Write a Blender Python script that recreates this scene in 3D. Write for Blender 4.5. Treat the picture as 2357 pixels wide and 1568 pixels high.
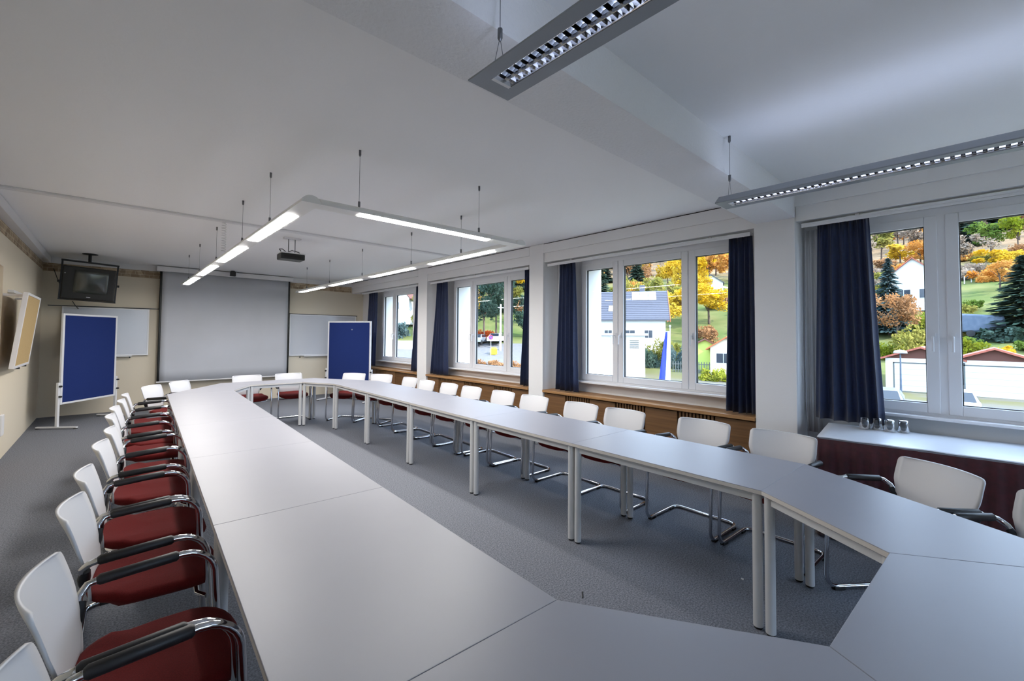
import bpy, math, random
from mathutils import Vector, Matrix
for o in list(bpy.data.objects): bpy.data.objects.remove(o)
SC = bpy.context.scene
COL = SC.collection
PI = math.pi
# ------------------------------------------------------------------ camera
def rotmat(yaw, pitch, roll):
    cy, sy, cp, sp = math.cos(yaw), math.sin(yaw), math.cos(pitch), math.sin(pitch)
    f = Vector((sy*cp, cy*cp, sp)); r = Vector((cy, -sy, 0)); u = r.cross(f)
    cr, sr = math.cos(roll), math.sin(roll)
    r2 = r*cr + u*sr; u2 = u*cr - r*sr
    return Matrix(((r2.x, u2.x, -f.x), (r2.y, u2.y, -f.y), (r2.z, u2.z, -f.z)))
cd = bpy.data.cameras.new('camera'); cam = bpy.data.objects.new('camera', cd); COL.objects.link(cam)
cam.matrix_world = Matrix.Translation((0, 0, 1.51)) @ rotmat(0.74231, 0.03151, 0.00724).to_4x4()
cd.sensor_width = 36; cd.lens = 1002.338/2357*36; cd.shift_y = -43.05/2357
cd.clip_start = 0.03; cd.clip_end = 1500
SC.camera = cam
# ------------------------------------------------------------------ world, sun, exposure
SKY = 5.2; SUN = 8.0; LAMP = 46.0; TUBE_FILL = 1.6; UP_FILL = 3.6; EXPO = 0.70
w = bpy.data.worlds.new('world'); SC.world = w; w.use_nodes = True
bg = w.node_tree.nodes['Background']; bg.inputs[0].default_value = (0.56, 0.73, 1.0, 1); bg.inputs[1].default_value = SKY
sd = bpy.data.lights.new('sun', 'SUN'); sd.energy = SUN; sd.angle = 0.02; sd.color = (1, 0.93, 0.82)
so = bpy.data.objects.new('sun', sd); COL.objects.link(so)
so.rotation_euler = Vector((0.10, -0.80, 0.60)).to_track_quat('Z', 'Y').to_euler()
SC.view_settings.view_transform = 'Standard'; SC.view_settings.look = 'None'
SC.view_settings.exposure = EXPO; SC.view_settings.gamma = 1; SC.view_settings.use_curve_mapping = False
SC.cycles.use_denoising = True; SC.cycles.use_light_tree = False
SC.cycles.use_adaptive_sampling = True; SC.cycles.adaptive_threshold = 0.05
SC.cycles.max_bounces = 7; SC.cycles.diffuse_bounces = 4; SC.cycles.glossy_bounces = 3
SC.cycles.transparent_max_bounces = 12; SC.cycles.transmission_bounces = 6
SC.cycles.caustics_reflective = False; SC.cycles.caustics_refractive = False
SC.cycles.sample_clamp_indirect = 6.0

# ------------------------------------------------------------------ materials
def lin(c): return tuple(((v/255)/12.92 if v/255 <= 0.04045 else ((v/255+0.055)/1.055)**2.4) for v in c)
MATS = {}
def pm(name, c, rough=0.6, metal=0.0, var=None, c2=None, bump=0.0, bscale=200, spec=0.5, coat=0.0, trans=0.0, emit=None, stretch=None, sheen=0.0):
    """procedural material: base colour, optional noise to a second colour, optional fine bump"""
    m = bpy.data.materials.new(name); m.use_nodes = True; nt = m.node_tree; p = nt.nodes['Principled BSDF']
    c = lin(c) + (1,)
    p.inputs['Base Color'].default_value = c; p.inputs['Roughness'].default_value = rough; p.inputs['Metallic'].default_value = metal
    p.inputs['Specular IOR Level'].default_value = spec
    if coat: p.inputs['Coat Weight'].default_value = coat; p.inputs['Coat Roughness'].default_value = 0.15
    if trans: p.inputs['Transmission Weight'].default_value = trans; p.inputs['IOR'].default_value = 1.45
    if sheen: p.inputs['Sheen Weight'].default_value = sheen
    if emit: p.inputs['Emission Color'].default_value = lin(emit[0]) + (1,); p.inputs['Emission Strength'].default_value = emit[1]
    tc = None
    def coords():
        nonlocal tc
        if tc is None:
            t = nt.nodes.new('ShaderNodeTexCoord'); tc = t.outputs['Object']
            if stretch:
                mp = nt.nodes.new('ShaderNodeMapping'); mp.inputs['Scale'].default_value = stretch
                nt.links.new(tc, mp.inputs[0]); tc = mp.outputs[0]
        return tc
    if var:
        n = nt.nodes.new('ShaderNodeTexNoise'); n.inputs['Scale'].default_value = var; n.inputs['Detail'].default_value = 4
        nt.links.new(coords(), n.inputs['Vector'])
        r = nt.nodes.new('ShaderNodeValToRGB'); r.color_ramp.elements[0].position = 0.35; r.color_ramp.elements[1].position = 0.65
        r.color_ramp.elements[0].color = c; r.color_ramp.elements[1].color = lin(c2) + (1,)
        nt.links.new(n.outputs['Fac'], r.inputs[0]); nt.links.new(r.outputs[0], p.inputs['Base Color'])
    if bump:
        n = nt.nodes.new('ShaderNodeTexNoise'); n.inputs['Scale'].default_value = bscale; n.inputs['Detail'].default_value = 3
        nt.links.new(coords(), n.inputs['Vector'])
        b = nt.nodes.new('ShaderNodeBump'); b.inputs['Strength'].default_value = bump; b.inputs['Distance'].default_value = 0.01
        nt.links.new(n.outputs['Fac'], b.inputs['Height']); nt.links.new(b.outputs[0], p.inputs['Normal'])
    MATS[name] = m
    return m
pm('ceiling', (242, 242, 243), 0.9, bump=0.08, bscale=40)
pm('beam_plaster', (234, 234, 236), 0.85, bump=0.5, bscale=60)
pm('cream_wall', (220, 210, 190), 0.85, bump=0.05, bscale=150)
pm('peach_wall', (234, 210, 178), 0.85)
pm('white_wall', (236, 235, 235), 0.8, bump=0.05, bscale=120)
pm('outside_wall', (240, 240, 238), 0.9)
pm('trim_white', (222, 222, 224), 0.5)
pm('dark_gap', (40, 38, 38), 0.9)
pm('carpet', (96, 99, 107), 0.95, var=110, c2=(136, 139, 147), bump=0.3, bscale=350, spec=0.1)
pm('upvc', (228, 228, 231), 0.35)
pm('gasket', (40, 42, 46), 0.6)
pm('oak', (106, 73, 40), 0.5, var=6, c2=(124, 88, 50), stretch=(1, 0.25, 8))
pm('oak_top', (172, 130, 84), 0.4, var=5, c2=(152, 110, 66), stretch=(6, 0.4, 6))
pm('oak_dark', (92, 66, 40), 0.6, var=8, c2=(110, 80, 50))
pm('curtain', (16, 31, 64), 0.7, var=60, c2=(20, 37, 76), sheen=0.25, bump=0.1, bscale=500)
pm('pin_blue', (34, 52, 112), 0.9, var=300, c2=(30, 47, 104), bump=0.3, bscale=600, spec=0.2)
pm('alu_white', (226, 227, 230), 0.35)
pm('tabletop', (147, 148, 157), 0.42, spec=0.55, var=2, c2=(150, 151, 160))
pm('table_edge', (208, 203, 197), 0.5)
pm('table_metal', (205, 206, 208), 0.38)
pm('plastic_white', (208, 209, 213), 0.4)
pm('seat_red', (104, 26, 26), 0.9, var=250, c2=(90, 21, 22), bump=0.2, bscale=500, spec=0.2)
pm('chrome', (205, 207, 212), 0.09, 1.0)
pm('black_pad', (28, 28, 31), 0.5)
pm('black_rubber', (18, 18, 20), 0.6)
pm('black_plastic', (24, 26, 26), 0.4)
pm('crt_glass', (52, 58, 54), 0.12, coat=1.0)
pm('steel_dark', (48, 50, 54), 0.4, 0.6)
pm('screen_cloth', (192, 195, 202), 0.9, var=1.2, c2=(186, 189, 195))
pm('whiteboard', (200, 203, 209), 0.18)
pm('cork', (188, 162, 116), 0.95, var=120, c2=(172, 146, 100), bump=0.2, bscale=200)
pm('lamp_body', (232, 231, 228), 0.35)
pm('lamp_grey', (150, 156, 164), 0.45)
pm('louvre', (225, 226, 230), 0.16, 1.0)
pm('lens', (255, 250, 238), 0.5, emit=((255, 251, 246), LAMP))
pm('added_tube_glow', (250, 250, 255), 0.5, emit=((218, 230, 255), TUBE_FILL))  # weak fill glow added to the near pendants' tubes
pm('added_uplight', (250, 250, 255), 0.5, emit=((206, 220, 255), UP_FILL))  # added emission that brightens the ceiling near the camera
pm('wire', (120, 122, 126), 0.4, 0.8)
pm('wine_cloth', (66, 12, 24), 0.85, var=30, c2=(52, 8, 18), sheen=0.3)
pm('paper_cover', (222, 228, 238), 0.35, bump=0.35, bscale=7)
pm('glass_clear', (255, 255, 255), 0.02, trans=1.0)
pm('paper_scrap', (230, 230, 230), 0.9)
# window glass: clear pane with a faint reflection
def glass_pane():
    m = bpy.data.materials.new('window_glass'); m.use_nodes = True; nt = m.node_tree
    nt.nodes.remove(nt.nodes['Principled BSDF']); out = nt.nodes['Material Output']
    t = nt.nodes.new('ShaderNodeBsdfTransparent'); t.inputs[0].default_value = (0.97, 0.985, 0.98, 1)
    g = nt.nodes.new('ShaderNodeBsdfGlossy'); g.inputs['Roughness'].default_value = 0.01
    lw = nt.nodes.new('ShaderNodeLayerWeight'); lw.inputs[0].default_value = 0.5
    pw = nt.nodes.new('ShaderNodeMath'); pw.operation = 'POWER'; pw.inputs[1].default_value = 5
    f = nt.nodes.new('ShaderNodeMath'); f.operation = 'MULTIPLY_ADD'; f.inputs[1].default_value = 0.5; f.inputs[2].default_value = 0.012
    nt.links.new(lw.outputs['Facing'], pw.inputs[0]); nt.links.new(pw.outputs[0], f.inputs[0])
    mx = nt.nodes.new('ShaderNodeMixShader')
    nt.links.new(f.outputs[0], mx.inputs[0]); nt.links.new(t.outputs[0], mx.inputs[1]); nt.links.new(g.outputs[0], mx.inputs[2])
    nt.links.new(mx.outputs[0], out.inputs[0]); MATS['window_glass'] = m
glass_pane()
# printed wallpaper border: small stone-block pictures
def border_mat():
    m = bpy.data.materials.new('border_print'); m.use_nodes = True; nt = m.node_tree; p = nt.nodes['Principled BSDF']
    p.inputs['Roughness'].default_value = 0.8
    t = nt.nodes.new('ShaderNodeTexCoord'); s = nt.nodes.new('ShaderNodeSeparateXYZ'); a = nt.nodes.new('ShaderNodeMath'); a.operation = 'ADD'
    c = nt.nodes.new('ShaderNodeCombineXYZ')
    nt.links.new(t.outputs['Object'], s.inputs[0]); nt.links.new(s.outputs[0], a.inputs[0]); nt.links.new(s.outputs[1], a.inputs[1])
    nt.links.new(a.outputs[0], c.inputs[0]); nt.links.new(s.outputs[2], c.inputs[1])
    b = nt.nodes.new('ShaderNodeTexBrick'); b.inputs['Scale'].default_value = 1.0
    b.inputs['Color1'].default_value = lin((176, 150, 118)) + (1,); b.inputs['Color2'].default_value = lin((120, 96, 72)) + (1,)
    b.inputs['Mortar'].default_value = lin((206, 192, 165)) + (1,); b.inputs['Mortar Size'].default_value = 0.006
    b.inputs['Brick Width'].default_value = 0.14; b.inputs['Row Height'].default_value = 0.062; b.inputs['Bias'].default_value = -0.1
    v = nt.nodes.new('ShaderNodeTexVoronoi'); v.inputs['Scale'].default_value = 11
    nt.links.new(c.outputs[0], b.inputs['Vector']); nt.links.new(c.outputs[0], v.inputs['Vector'])
    r = nt.nodes.new('ShaderNodeValToRGB'); r.color_ramp.elements[0].color = lin((96, 74, 58)) + (1,); r.color_ramp.elements[1].color = lin((222, 206, 176)) + (1,)
    nt.links.new(v.outputs['Color'], r.inputs[0])
    mx = nt.nodes.new('ShaderNodeMixRGB'); mx.inputs[0].default_value = 0.5
    nt.links.new(b.outputs[0], mx.inputs[1]); nt.links.new(r.outputs[0], mx.inputs[2]); nt.links.new(mx.outputs[0], p.inputs['Base Color'])
    MATS['border_print'] = m
border_mat()

# ------------------------------------------------------------------ mesh helpers
class MB:
    def __init__(s): s.v = []; s.f = []; s.sm = []
    def add(s, vs, fs, smooth=False):
        b = len(s.v); s.v += [tuple(p) for p in vs]
        for f in fs: s.f.append([i+b for i in f]); s.sm.append(smooth)
        return s
    def box(s, x0, x1, y0, y1, z0, z1):
        x0, x1 = min(x0, x1), max(x0, x1); y0, y1 = min(y0, y1), max(y0, y1); z0, z1 = min(z0, z1), max(z0, z1)
        return s.add([(x, y, z) for z in (z0, z1) for y in (y0, y1) for x in (x0, x1)],
              [(0, 2, 3, 1), (4, 5, 7, 6), (0, 1, 5, 4), (2, 6, 7, 3), (0, 4, 6, 2), (1, 3, 7, 5)])
    def prism(s, poly, z0, z1):
        a = sum(poly[i][0]*poly[(i+1) % len(poly)][1]-poly[(i+1) % len(poly)][0]*poly[i][1] for i in range(len(poly)))
        if a < 0: poly = poly[::-1]
        n = len(poly)
        return s.add([(x, y, z0) for x, y in poly]+[(x, y, z1) for x, y in poly],
              [list(range(n))[::-1], list(range(n, 2*n))]+[(i, (i+1) % n, n+(i+1) % n, n+i) for i in range(n)])
    def tube(s, path, r, n=8, closed=False, cap=True):
        P = [Vector(p) for p in path]; m = len(P); R = r if isinstance(r, (list, tuple)) else [r]*m
        T = []
        for i in range(m):
            a = P[(i-1) % m] if (closed or i > 0) else P[i]; b = P[(i+1) % m] if (closed or i < m-1) else P[i]
            T.append((b-a).normalized())
        ref = Vector((0, 0, 1)) if abs(T[0].z) < 0.9 else Vector((1, 0, 0))
        N = (ref-T[0]*ref.dot(T[0])).normalized(); vs = []
        for i in range(m):
            N = (N-T[i]*N.dot(T[i])).normalized(); B = T[i].cross(N)
            for k in range(n):
                a = 2*PI*k/n; vs.append(P[i]+(N*math.cos(a)+B*math.sin(a))*R[i])
        fs = []
        for i in range(m if closed else m-1):
            j = (i+1) % m
            for k in range(n): fs.append((i*n+k, i*n+(k+1) % n, j*n+(k+1) % n, j*n+k))
        s.add(vs, fs, True)
        if cap and not closed:
            s.add(vs[:n], [list(range(n))[::-1]]); s.add(vs[-n:], [list(range(n))])
        return s
    def lathe(s, prof, n=16, c=(0, 0, 0)):
        vs = []; fs = []; m = len(prof)
        for (r, z) in prof:
            for k in range(n):
                a = 2*PI*k/n; vs.append((c[0]+r*math.cos(a), c[1]+r*math.sin(a), c[2]+z))
        for i in range(m-1):
            for k in range(n): fs.append((i*n+k, i*n+(k+1) % n, (i+1)*n+(k+1) % n, (i+1)*n+k))
        return s.add(vs, fs, True)
    def sheet(s, fn, nu, nv, th=None, smooth=True):
        """grid surface fn(u,v)->point; th(u,v) vector gives thickness"""
        vs = [fn(i/nu, j/nv) for j in range(nv+1) for i in range(nu+1)]
        w_ = nu+1
        F = [(j*w_+i, j*w_+i+1, (j+1)*w_+i+1, (j+1)*w_+i) for j in range(nv) for i in range(nu)]
        if th is None: return s.add(vs, F, smooth)
        b = len(vs); v2 = [tuple(Vector(vs[j*w_+i])+Vector(th(i/nu, j/nv))) for j in range(nv+1) for i in range(nu+1)]
        F2 = [tuple(x+b for x in f[::-1]) for f in F]
        edge = [i for i in range(w_)]+[j*w_+nu for j in range(1, nv+1)]+[nv*w_+i for i in range(nu-1, -1, -1)]+[j*w_ for j in range(nv-1, 0, -1)]
        F3 = [(edge[(k+1) % len(edge)], edge[k], edge[k]+b, edge[(k+1) % len(edge)]+b) for k in range(len(edge))]
        return s.add(vs+v2, F+F2+F3, smooth)
    def mesh(s, name, mat):
        me = bpy.data.meshes.new(name); me.from_pydata(s.v, [], s.f); me.validate()
        for p, q in zip(me.polygons, s.sm): p.use_smooth = q
        if mat: me.materials.append(MATS[mat])
        me.update(); return me
    def build(s, name, mat, parent=None, bevel=0, loc=None, rz=0):
        me = s.mesh(name, mat); o = bpy.data.objects.new(name, me); COL.objects.link(o)
        if parent is not None: o.parent = parent
        if loc: o.location = loc
        if rz: o.rotation_euler = (0, 0, rz)
        if bevel:
            b = o.modifiers.new('bevel', 'BEVEL'); b.width = bevel; b.segments = 2; b.limit_method = 'ANGLE'
        return o
def inst(src, parent, loc=None, rot=None):
    o = src.copy(); COL.objects.link(o); o.parent = parent
    if loc is not None: o.location = loc
    if rot is not None: o.rotation_euler = rot
    return o
def tag(o, label, cat, group=None):
    o['label'] = label; o['category'] = cat
    if group: o['group'] = group
    return o
def thing(name, label, cat, loc=(0, 0, 0), rz=0, group=None):
    o = bpy.data.objects.new(name, None); o.empty_display_size = 0.1; COL.objects.link(o)
    o.location = loc; o.rotation_euler = (0, 0, rz)
    return tag(o, label, cat, group)
def struct(o, label=None):
    o['kind'] = 'structure'
    if label: o['label'] = label
    return o
def copy_tree(o, parent=None):
    c = o.copy(); COL.objects.link(c); c.parent = parent
    for ch in list(o.children): copy_tree(ch, c)
    return c
def arc(c, r, a0, a1, n, u, v):
    c, u, v = Vector(c), Vector(u), Vector(v)
    return [c+u*(r*math.cos(a0+(a1-a0)*i/n))+v*(r*math.sin(a0+(a1-a0)*i/n)) for i in range(n+1)]

# ------------------------------------------------------------------ the room
XL, XP, XW, XO = -0.94, 4.62, 4.95, 5.25      # left wall, pillar face, window wall, outside face
YF, YB, ZC = 11.32, -4.6, 2.86
ZLED, ZL = 0.73, 2.585
struct(MB().box(XL-0.2, XO, YB-0.2, YF+0.2, -0.2, 0).build('floor', 'carpet'), 'grey speckled carpet floor of the seminar room')
ceil = struct(MB().box(XL-0.2, XO, YB-0.2, YF+0.2, ZC, ZC+0.25).build('ceiling', 'ceiling'), 'white plaster ceiling of the room')
MB().box(XL, XP+0.02, 1.18, 1.52, 2.62, ZC).build('beam', 'beam_plaster', ceil)
struct(MB().box(XL-0.2, XO, YF, YF+0.2, 0, ZC).build('wall_far', 'cream_wall'), 'cream end wall behind the projection screen')
BW = [(-0.45, 1.75), (2.35, 4.35)]        # windows added in the unseen end wall to bring in more daylight
wb = MB(); xs = XL-0.2
for a, b in BW:
    wb.box(xs, a, YB-0.3, YB, 0, ZC).box(a, b, YB-0.3, YB, 0, 0.85).box(a, b, YB-0.3, YB, 2.55, ZC); xs = b
struct(wb.box(xs, XO, YB-0.3, YB, 0, ZC).build('wall_back', 'white_wall'), 'white end wall behind the viewpoint with two windows added for daylight')
for k, (a, b) in enumerate(BW):
    wn = struct(MB().box(a, a+0.07, YB-0.12, YB-0.05, 0.85, 2.55).box(b-0.07, b, YB-0.12, YB-0.05, 0.85, 2.55).box(a, b, YB-0.12, YB-0.05, 0.85, 0.92).box(a, b, YB-0.12, YB-0.05, 2.48, 2.55).box((a+b)/2-0.06, (a+b)/2+0.06, YB-0.12, YB-0.05, 0.9, 2.5).build('window_%d' % (6+k), 'upvc'), 'window added for daylight in the end wall behind the viewpoint, number %d from the cream wall' % (k+1))
    for p, q in ((a+0.06, (a+b)/2-0.05), ((a+b)/2+0.05, b-0.06)): MB().box(p, q, YB-0.09, YB-0.084, 0.91, 2.49).build('pane', 'window_glass', wn)
# left wall with a recessed doorway
wl = struct(MB().box(XL-0.25, XL, 7.62, YF, 0, ZC).box(XL-0.25, XL, YB, 7.62, 2.26, ZC).box(XL-0.25, XL, YB, 6.55, 0, 2.26).build('wall_left', 'cream_wall'), 'cream side wall with the doorway recess')
d1 = struct(MB().box(XL-0.25, XL-0.05, 6.55, 7.62, 0, 2.26).build('door_1', 'peach_wall'), 'peach coloured door set back in the cream wall')
MB().tube([(XL-0.05, 6.68, 1.05), (XL-0.005, 6.68, 1.05), (XL-0.005, 6.80, 1.05)], 0.01).build('door_handle', 'chrome', d1)
# window wall
M1 = [9.45, 6.41, 3.275, 0.235, -2.80]
PIL = [(7.56, 7.91), (4.37, 4.66), (1.18, 1.53), (-1.95, -1.62)]
edges = [YF] + [y for a, b in PIL for y in (b, a)] + [YB]
bays = [(edges[i+1], edges[i]) for i in range(0, len(edges), 2)]
wr = MB(); ys = YF
for m in M1:
    a, b = m+0.60-0.075, m-1.55+0.075
    wr.box(XW, XO, a, ys, 0, ZC); wr.box(XW, XO, b, a, 0, 0.93); wr.box(XW, XO, b, a, 2.49, ZC); ys = b
wr.box(XW, XO, YB, ys, 0, ZC)
wr = struct(wr.build('wall_right', 'white_wall'), 'white window wall along the long side of the room')
for a, b in PIL: MB().box(XP, XW, a, b, 0, ZC).build('pillar', 'white_wall', wr, bevel=0.006)
for i, (a, b) in enumerate(bays):
    MB().box(XP+0.02, XW, a, b, ZL, 2.72).box(XP, XW, a, b, 2.72, ZC-0.012).build('lintel', 'white_wall', wr)
MB().box(XP+0.012, XP+0.05, 1.53, YF, ZC-0.012, ZC).build('shadow_gap', 'dark_gap', wr)
# outside skin of the building so that the reveals read white
struct(MB().box(XO, XO+0.01, YB, YF, -2.6, 0).build('wall_outside', 'outside_wall'), 'white outside plinth of the building below the windows')
# trims
struct(MB().box(XL, XL+0.10, 1.6, YF-0.08, 2.745, ZC).build('trim_1', 'trim_white', bevel=0.004), 'boxed white duct along the cream side wall under the ceiling')
struct(MB().box(XL, XW-0.3, YF-0.03, YF, 2.75, ZC).build('trim_2', 'trim_white'), 'white trim board along the end wall under the ceiling')
struct(MB().box(XL+0.10, 4.35, 6.09, 6.17, ZC-0.022, ZC).build('trim_3', 'trim_white', bevel=0.004), 'white cable strip running across the ceiling')
struct(MB().box(XL, XP, YF-0.006, YF, 2.605, 2.75).build('trim_4', 'border_print'), 'printed wallpaper border of stone blocks on the end wall')
struct(MB().box(XL, XL+0.006, 1.6, YF-0.006, 2.62, 2.755).build('trim_5', 'border_print'), 'printed wallpaper border of stone blocks on the side wall')
sw = tag(MB().box(XL, XL+0.03, 7.72, 7.86, 0.30, 0.54).build('wall_box', 'trim_white', bevel=0.008), 'small white service box low on the cream side wall', 'wall box')

# ------------------------------------------------------------------ windows
def handle(parent, y, z):
    mb = MB(); mb.box(-0.012, 0, -0.014, 0.014, -0.035, 0.035)
    h = mb.build('handle', 'alu_white', parent, loc=(4.893, y, z))
    MB().tube([(-0.012, 0, 0), (-0.045, 0, 0), (-0.05, 0, -0.015), (-0.05, 0, -0.115)], 0.009, 6).build('lever', 'alu_white', h)
def sash(parent, y0, y1, z0, z1, hy):
    fw = 0.078; x0, x1 = 4.893, 4.955
    o = MB().box(x0, x1, y0, y0+fw, z0, z1).box(x0, x1, y1-fw, y1, z0, z1).box(x0, x1, y0+fw, y1-fw, z0, z0+fw).box(x0, x1, y0+fw, y1-fw, z1-fw, z1).build('sash', 'upvc', parent, bevel=0.006)
    MB().box(4.915, 4.945, y0+fw-0.001, y0+fw+0.006, z0+fw, z1-fw).box(4.915, 4.945, y1-fw-0.006, y1-fw+0.001, z0+fw, z1-fw).box(4.915, 4.945, y0+fw, y1-fw, z0+fw, z0+fw+0.006).box(4.915, 4.945, y0+fw, y1-fw, z1-fw-0.006, z1-fw).build('gasket', 'gasket', o)
    MB().box(4.925, 4.931, y0+fw-0.004, y1-fw+0.004, z0+fw-0.004, z1-fw+0.004).build('pane', 'window_glass', o)
    if hy: handle(o, hy, 1.52)
wl_ = ['tall three-sash window nearest the projection screen', 'three-sash window looking onto the pine and parked cars', 'three-sash window looking onto the slate-roofed white house', 'three-sash window looking onto the garages beside the drinks table', 'three-sash window behind the viewpoint']
for i, m in enumerate(M1):
    L, Rr, z0, z1 = m+0.60, m-1.55, 0.905, 2.51
    wn = struct(MB().box(4.905, 4.98, L-0.03, L+0.02, z0, z1).box(4.905, 4.98, Rr-0.02, Rr+0.03, z0, z1).box(4.905, 4.98, Rr, L, z0-0.02, z0+0.03).box(4.905, 4.98, Rr, L, z1-0.03, z1+0.06).build('window_%d' % (i+1), 'upvc'), wl_[i])
    g = 0.022 if i == 3 else 0.004
    sash(wn, m+g, L, z0, z1, m+g+0.035)
    sash(wn, m-0.95+0.004, m-g, z0, z1, m-g-0.035)
    sash(wn, Rr, m-0.95-0.004, z0, z1, m-0.95-0.04)
    if i == 3: MB().box(4.90, 4.96, m-g, m+g, z0, z1).build('post', 'upvc', wn)
    MB().box(4.80, 4.955, Rr-0.12, L+0.12, 0.862, 0.886).build('window_sill', 'upvc', wn, bevel=0.005)

# ------------------------------------------------------------------ radiator covers with wooden ledges
bay_word = ['farthest bay by the pinboard', 'bay looking onto the pine tree', 'bay looking onto the white house']
for i, (a, b) in enumerate(bays[:3]):
    t = thing('radiator_cover', 'oak radiator cover with ledge and slatted grilles in the '+bay_word[i], 'radiator cover', (XP, a, 0), 0, 'oak radiator covers under the windows')
    n = b-a
    MB().box(-0.015, 0.30, 0.004, n-0.004, ZLED-0.035, ZLED).build('ledge', 'oak_top', t, bevel=0.004)
    MB().box(0.10, 0.12, 0.004, n-0.004, 0.02, ZLED-0.036).build('backing', 'oak_dark', t)
    MB().box(0.03, 0.11, 0.004, n-0.004, 0.0, 0.09).build('plinth', 'oak_dark', t)
    # solid panels and slatted grilles in turn
    k = 3; pw = n/(2*k+1); sl = None
    for j in range(2*k+1):
        y0, y1 = 0.006+j*pw, (j+1)*pw-0.006
        if j % 2 == 0:
            MB().box(0.035, 0.06, y0, min(y1, n-0.006), 0.09, ZLED-0.05).build('panel', 'oak', t, bevel=0.003)
        else:
            q = int((y1-y0)/0.036)
            for c in range(q):
                y = y0+(c+0.5)*(y1-y0)/q
                if sl is None:
                    sl = MB().box(0.04, 0.075, -0.011, 0.011, 0.09, ZLED-0.05).build('slat', 'oak', t); sl.location = (0, y, 0)
                else: inst(sl, t, (0, y, 0))
# ------------------------------------------------------------------ curtains and rails
rails = [(8.02, 10.75), (4.72, 7.52), (1.58, 4.33), (-1.55, 1.14)]
rail_word = ['over the window nearest the screen', 'over the window with the pine outside', 'over the window with the white house outside', 'over the window beside the drinks table']
for (a, b), rw in zip(rails, rail_word):
    t = thing('curtain_rail', 'white curtain rail '+rw, 'curtain rail', (4.71, a, 2.545), 0, 'curtain rails')
    MB().box(-0.045, 0.045, 0, b-a, 0, 0.016).box(-0.045, -0.037, 0, b-a, -0.022, 0).build('track', 'upvc', t, bevel=0.002)
    for f in (0.15, 0.5, 0.85):
        y = (b-a)*f; MB().box(-0.01, 0.01, y-0.015, y+0.015, 0.016, 0.04).build('bracket', 'upvc', t)
random.seed(4)
def curtain(label, yt0, yt1, yb0, yb1, zb, folds, x=4.70, amp=0.06, ph=0.0):
    """hanging folds between yt0..yt1 at the rail and yb0..yb1 at the hem"""
    zt = 2.535; rnd = [random.uniform(0.75, 1.25) for _ in range(folds+2)]
    fo = [0.0]
    for _ in range(folds): fo.append(fo[-1]+random.uniform(0.7, 1.3))
    fo = [f/fo[-1] for f in fo]
    def fn(u, v):
        k = 0
        while k < folds-1 and u > fo[k+1]: k += 1
        q = (u-fo[k])/(fo[k+1]-fo[k]); c = 0.5-0.5*math.cos(2*PI*q)
        a = amp*(0.5+0.7*v)*rnd[k]
        pin = 0.008*math.sin(2*PI*u*folds*3)*max(0, 1-v*9)
        y = (yt0+(yt1-yt0)*u)*(1-v)+(yb0+(yb1-yb0)*u)*v
        return (x+0.03-a*c**0.85+pin+0.006*math.sin(5*v+u*7), y+0.010*math.sin(2*PI*q)*(0.3+v), zt+(zb-zt)*v+0.004*math.sin(9*u))
    me = MB().sheet(fn, folds*14, 12, lambda u, v: (0.004, 0, 0))
    o = me.build('curtain', 'curtain')
    return tag(o, label, 'curtain', 'dark blue curtains')
curtain('dark blue curtain behind the blue pinboard in the far corner', 10.0, 10.45, 10.05, 10.62, 0.75, 5)
curtain('narrow dark blue curtain at the pillar side of the window nearest the screen', 8.02, 8.13, 8.0, 8.27, 0.745, 3)
curtain('dark blue curtain with lit edge, screen side of the pine window', 7.0, 7.34, 6.93, 7.48, 0.745, 5)
curtain('narrow dark curtain at the near side of the pine window', 4.72, 4.85, 4.70, 4.92, 0.745, 3)
curtain('dark blue curtain with lit edge left of the slate-roofed house view', 3.86, 4.15, 3.79, 4.21, 0.745, 5)
curtain('broad dark blue curtain against the pillar under the ceiling beam', 1.58, 1.81, 1.55, 1.85, 0.748, 5)
curtain('wide dark blue curtain hanging behind the drinks table', 0.66, 1.03, 0.575, 1.06, 0.79, 6, x=4.69)
sheer = MB().sheet(lambda u, v: (4.86+0.012*math.sin(u*18), 1.04+0.12*u, 2.53-1.9*v), 18, 6, lambda u, v: (0.003, 0, 0)).build('sheer_curtain', 'trim_white')
tag(sheer, 'narrow white sheer strip beside the wide blue curtain', 'curtain')

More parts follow.
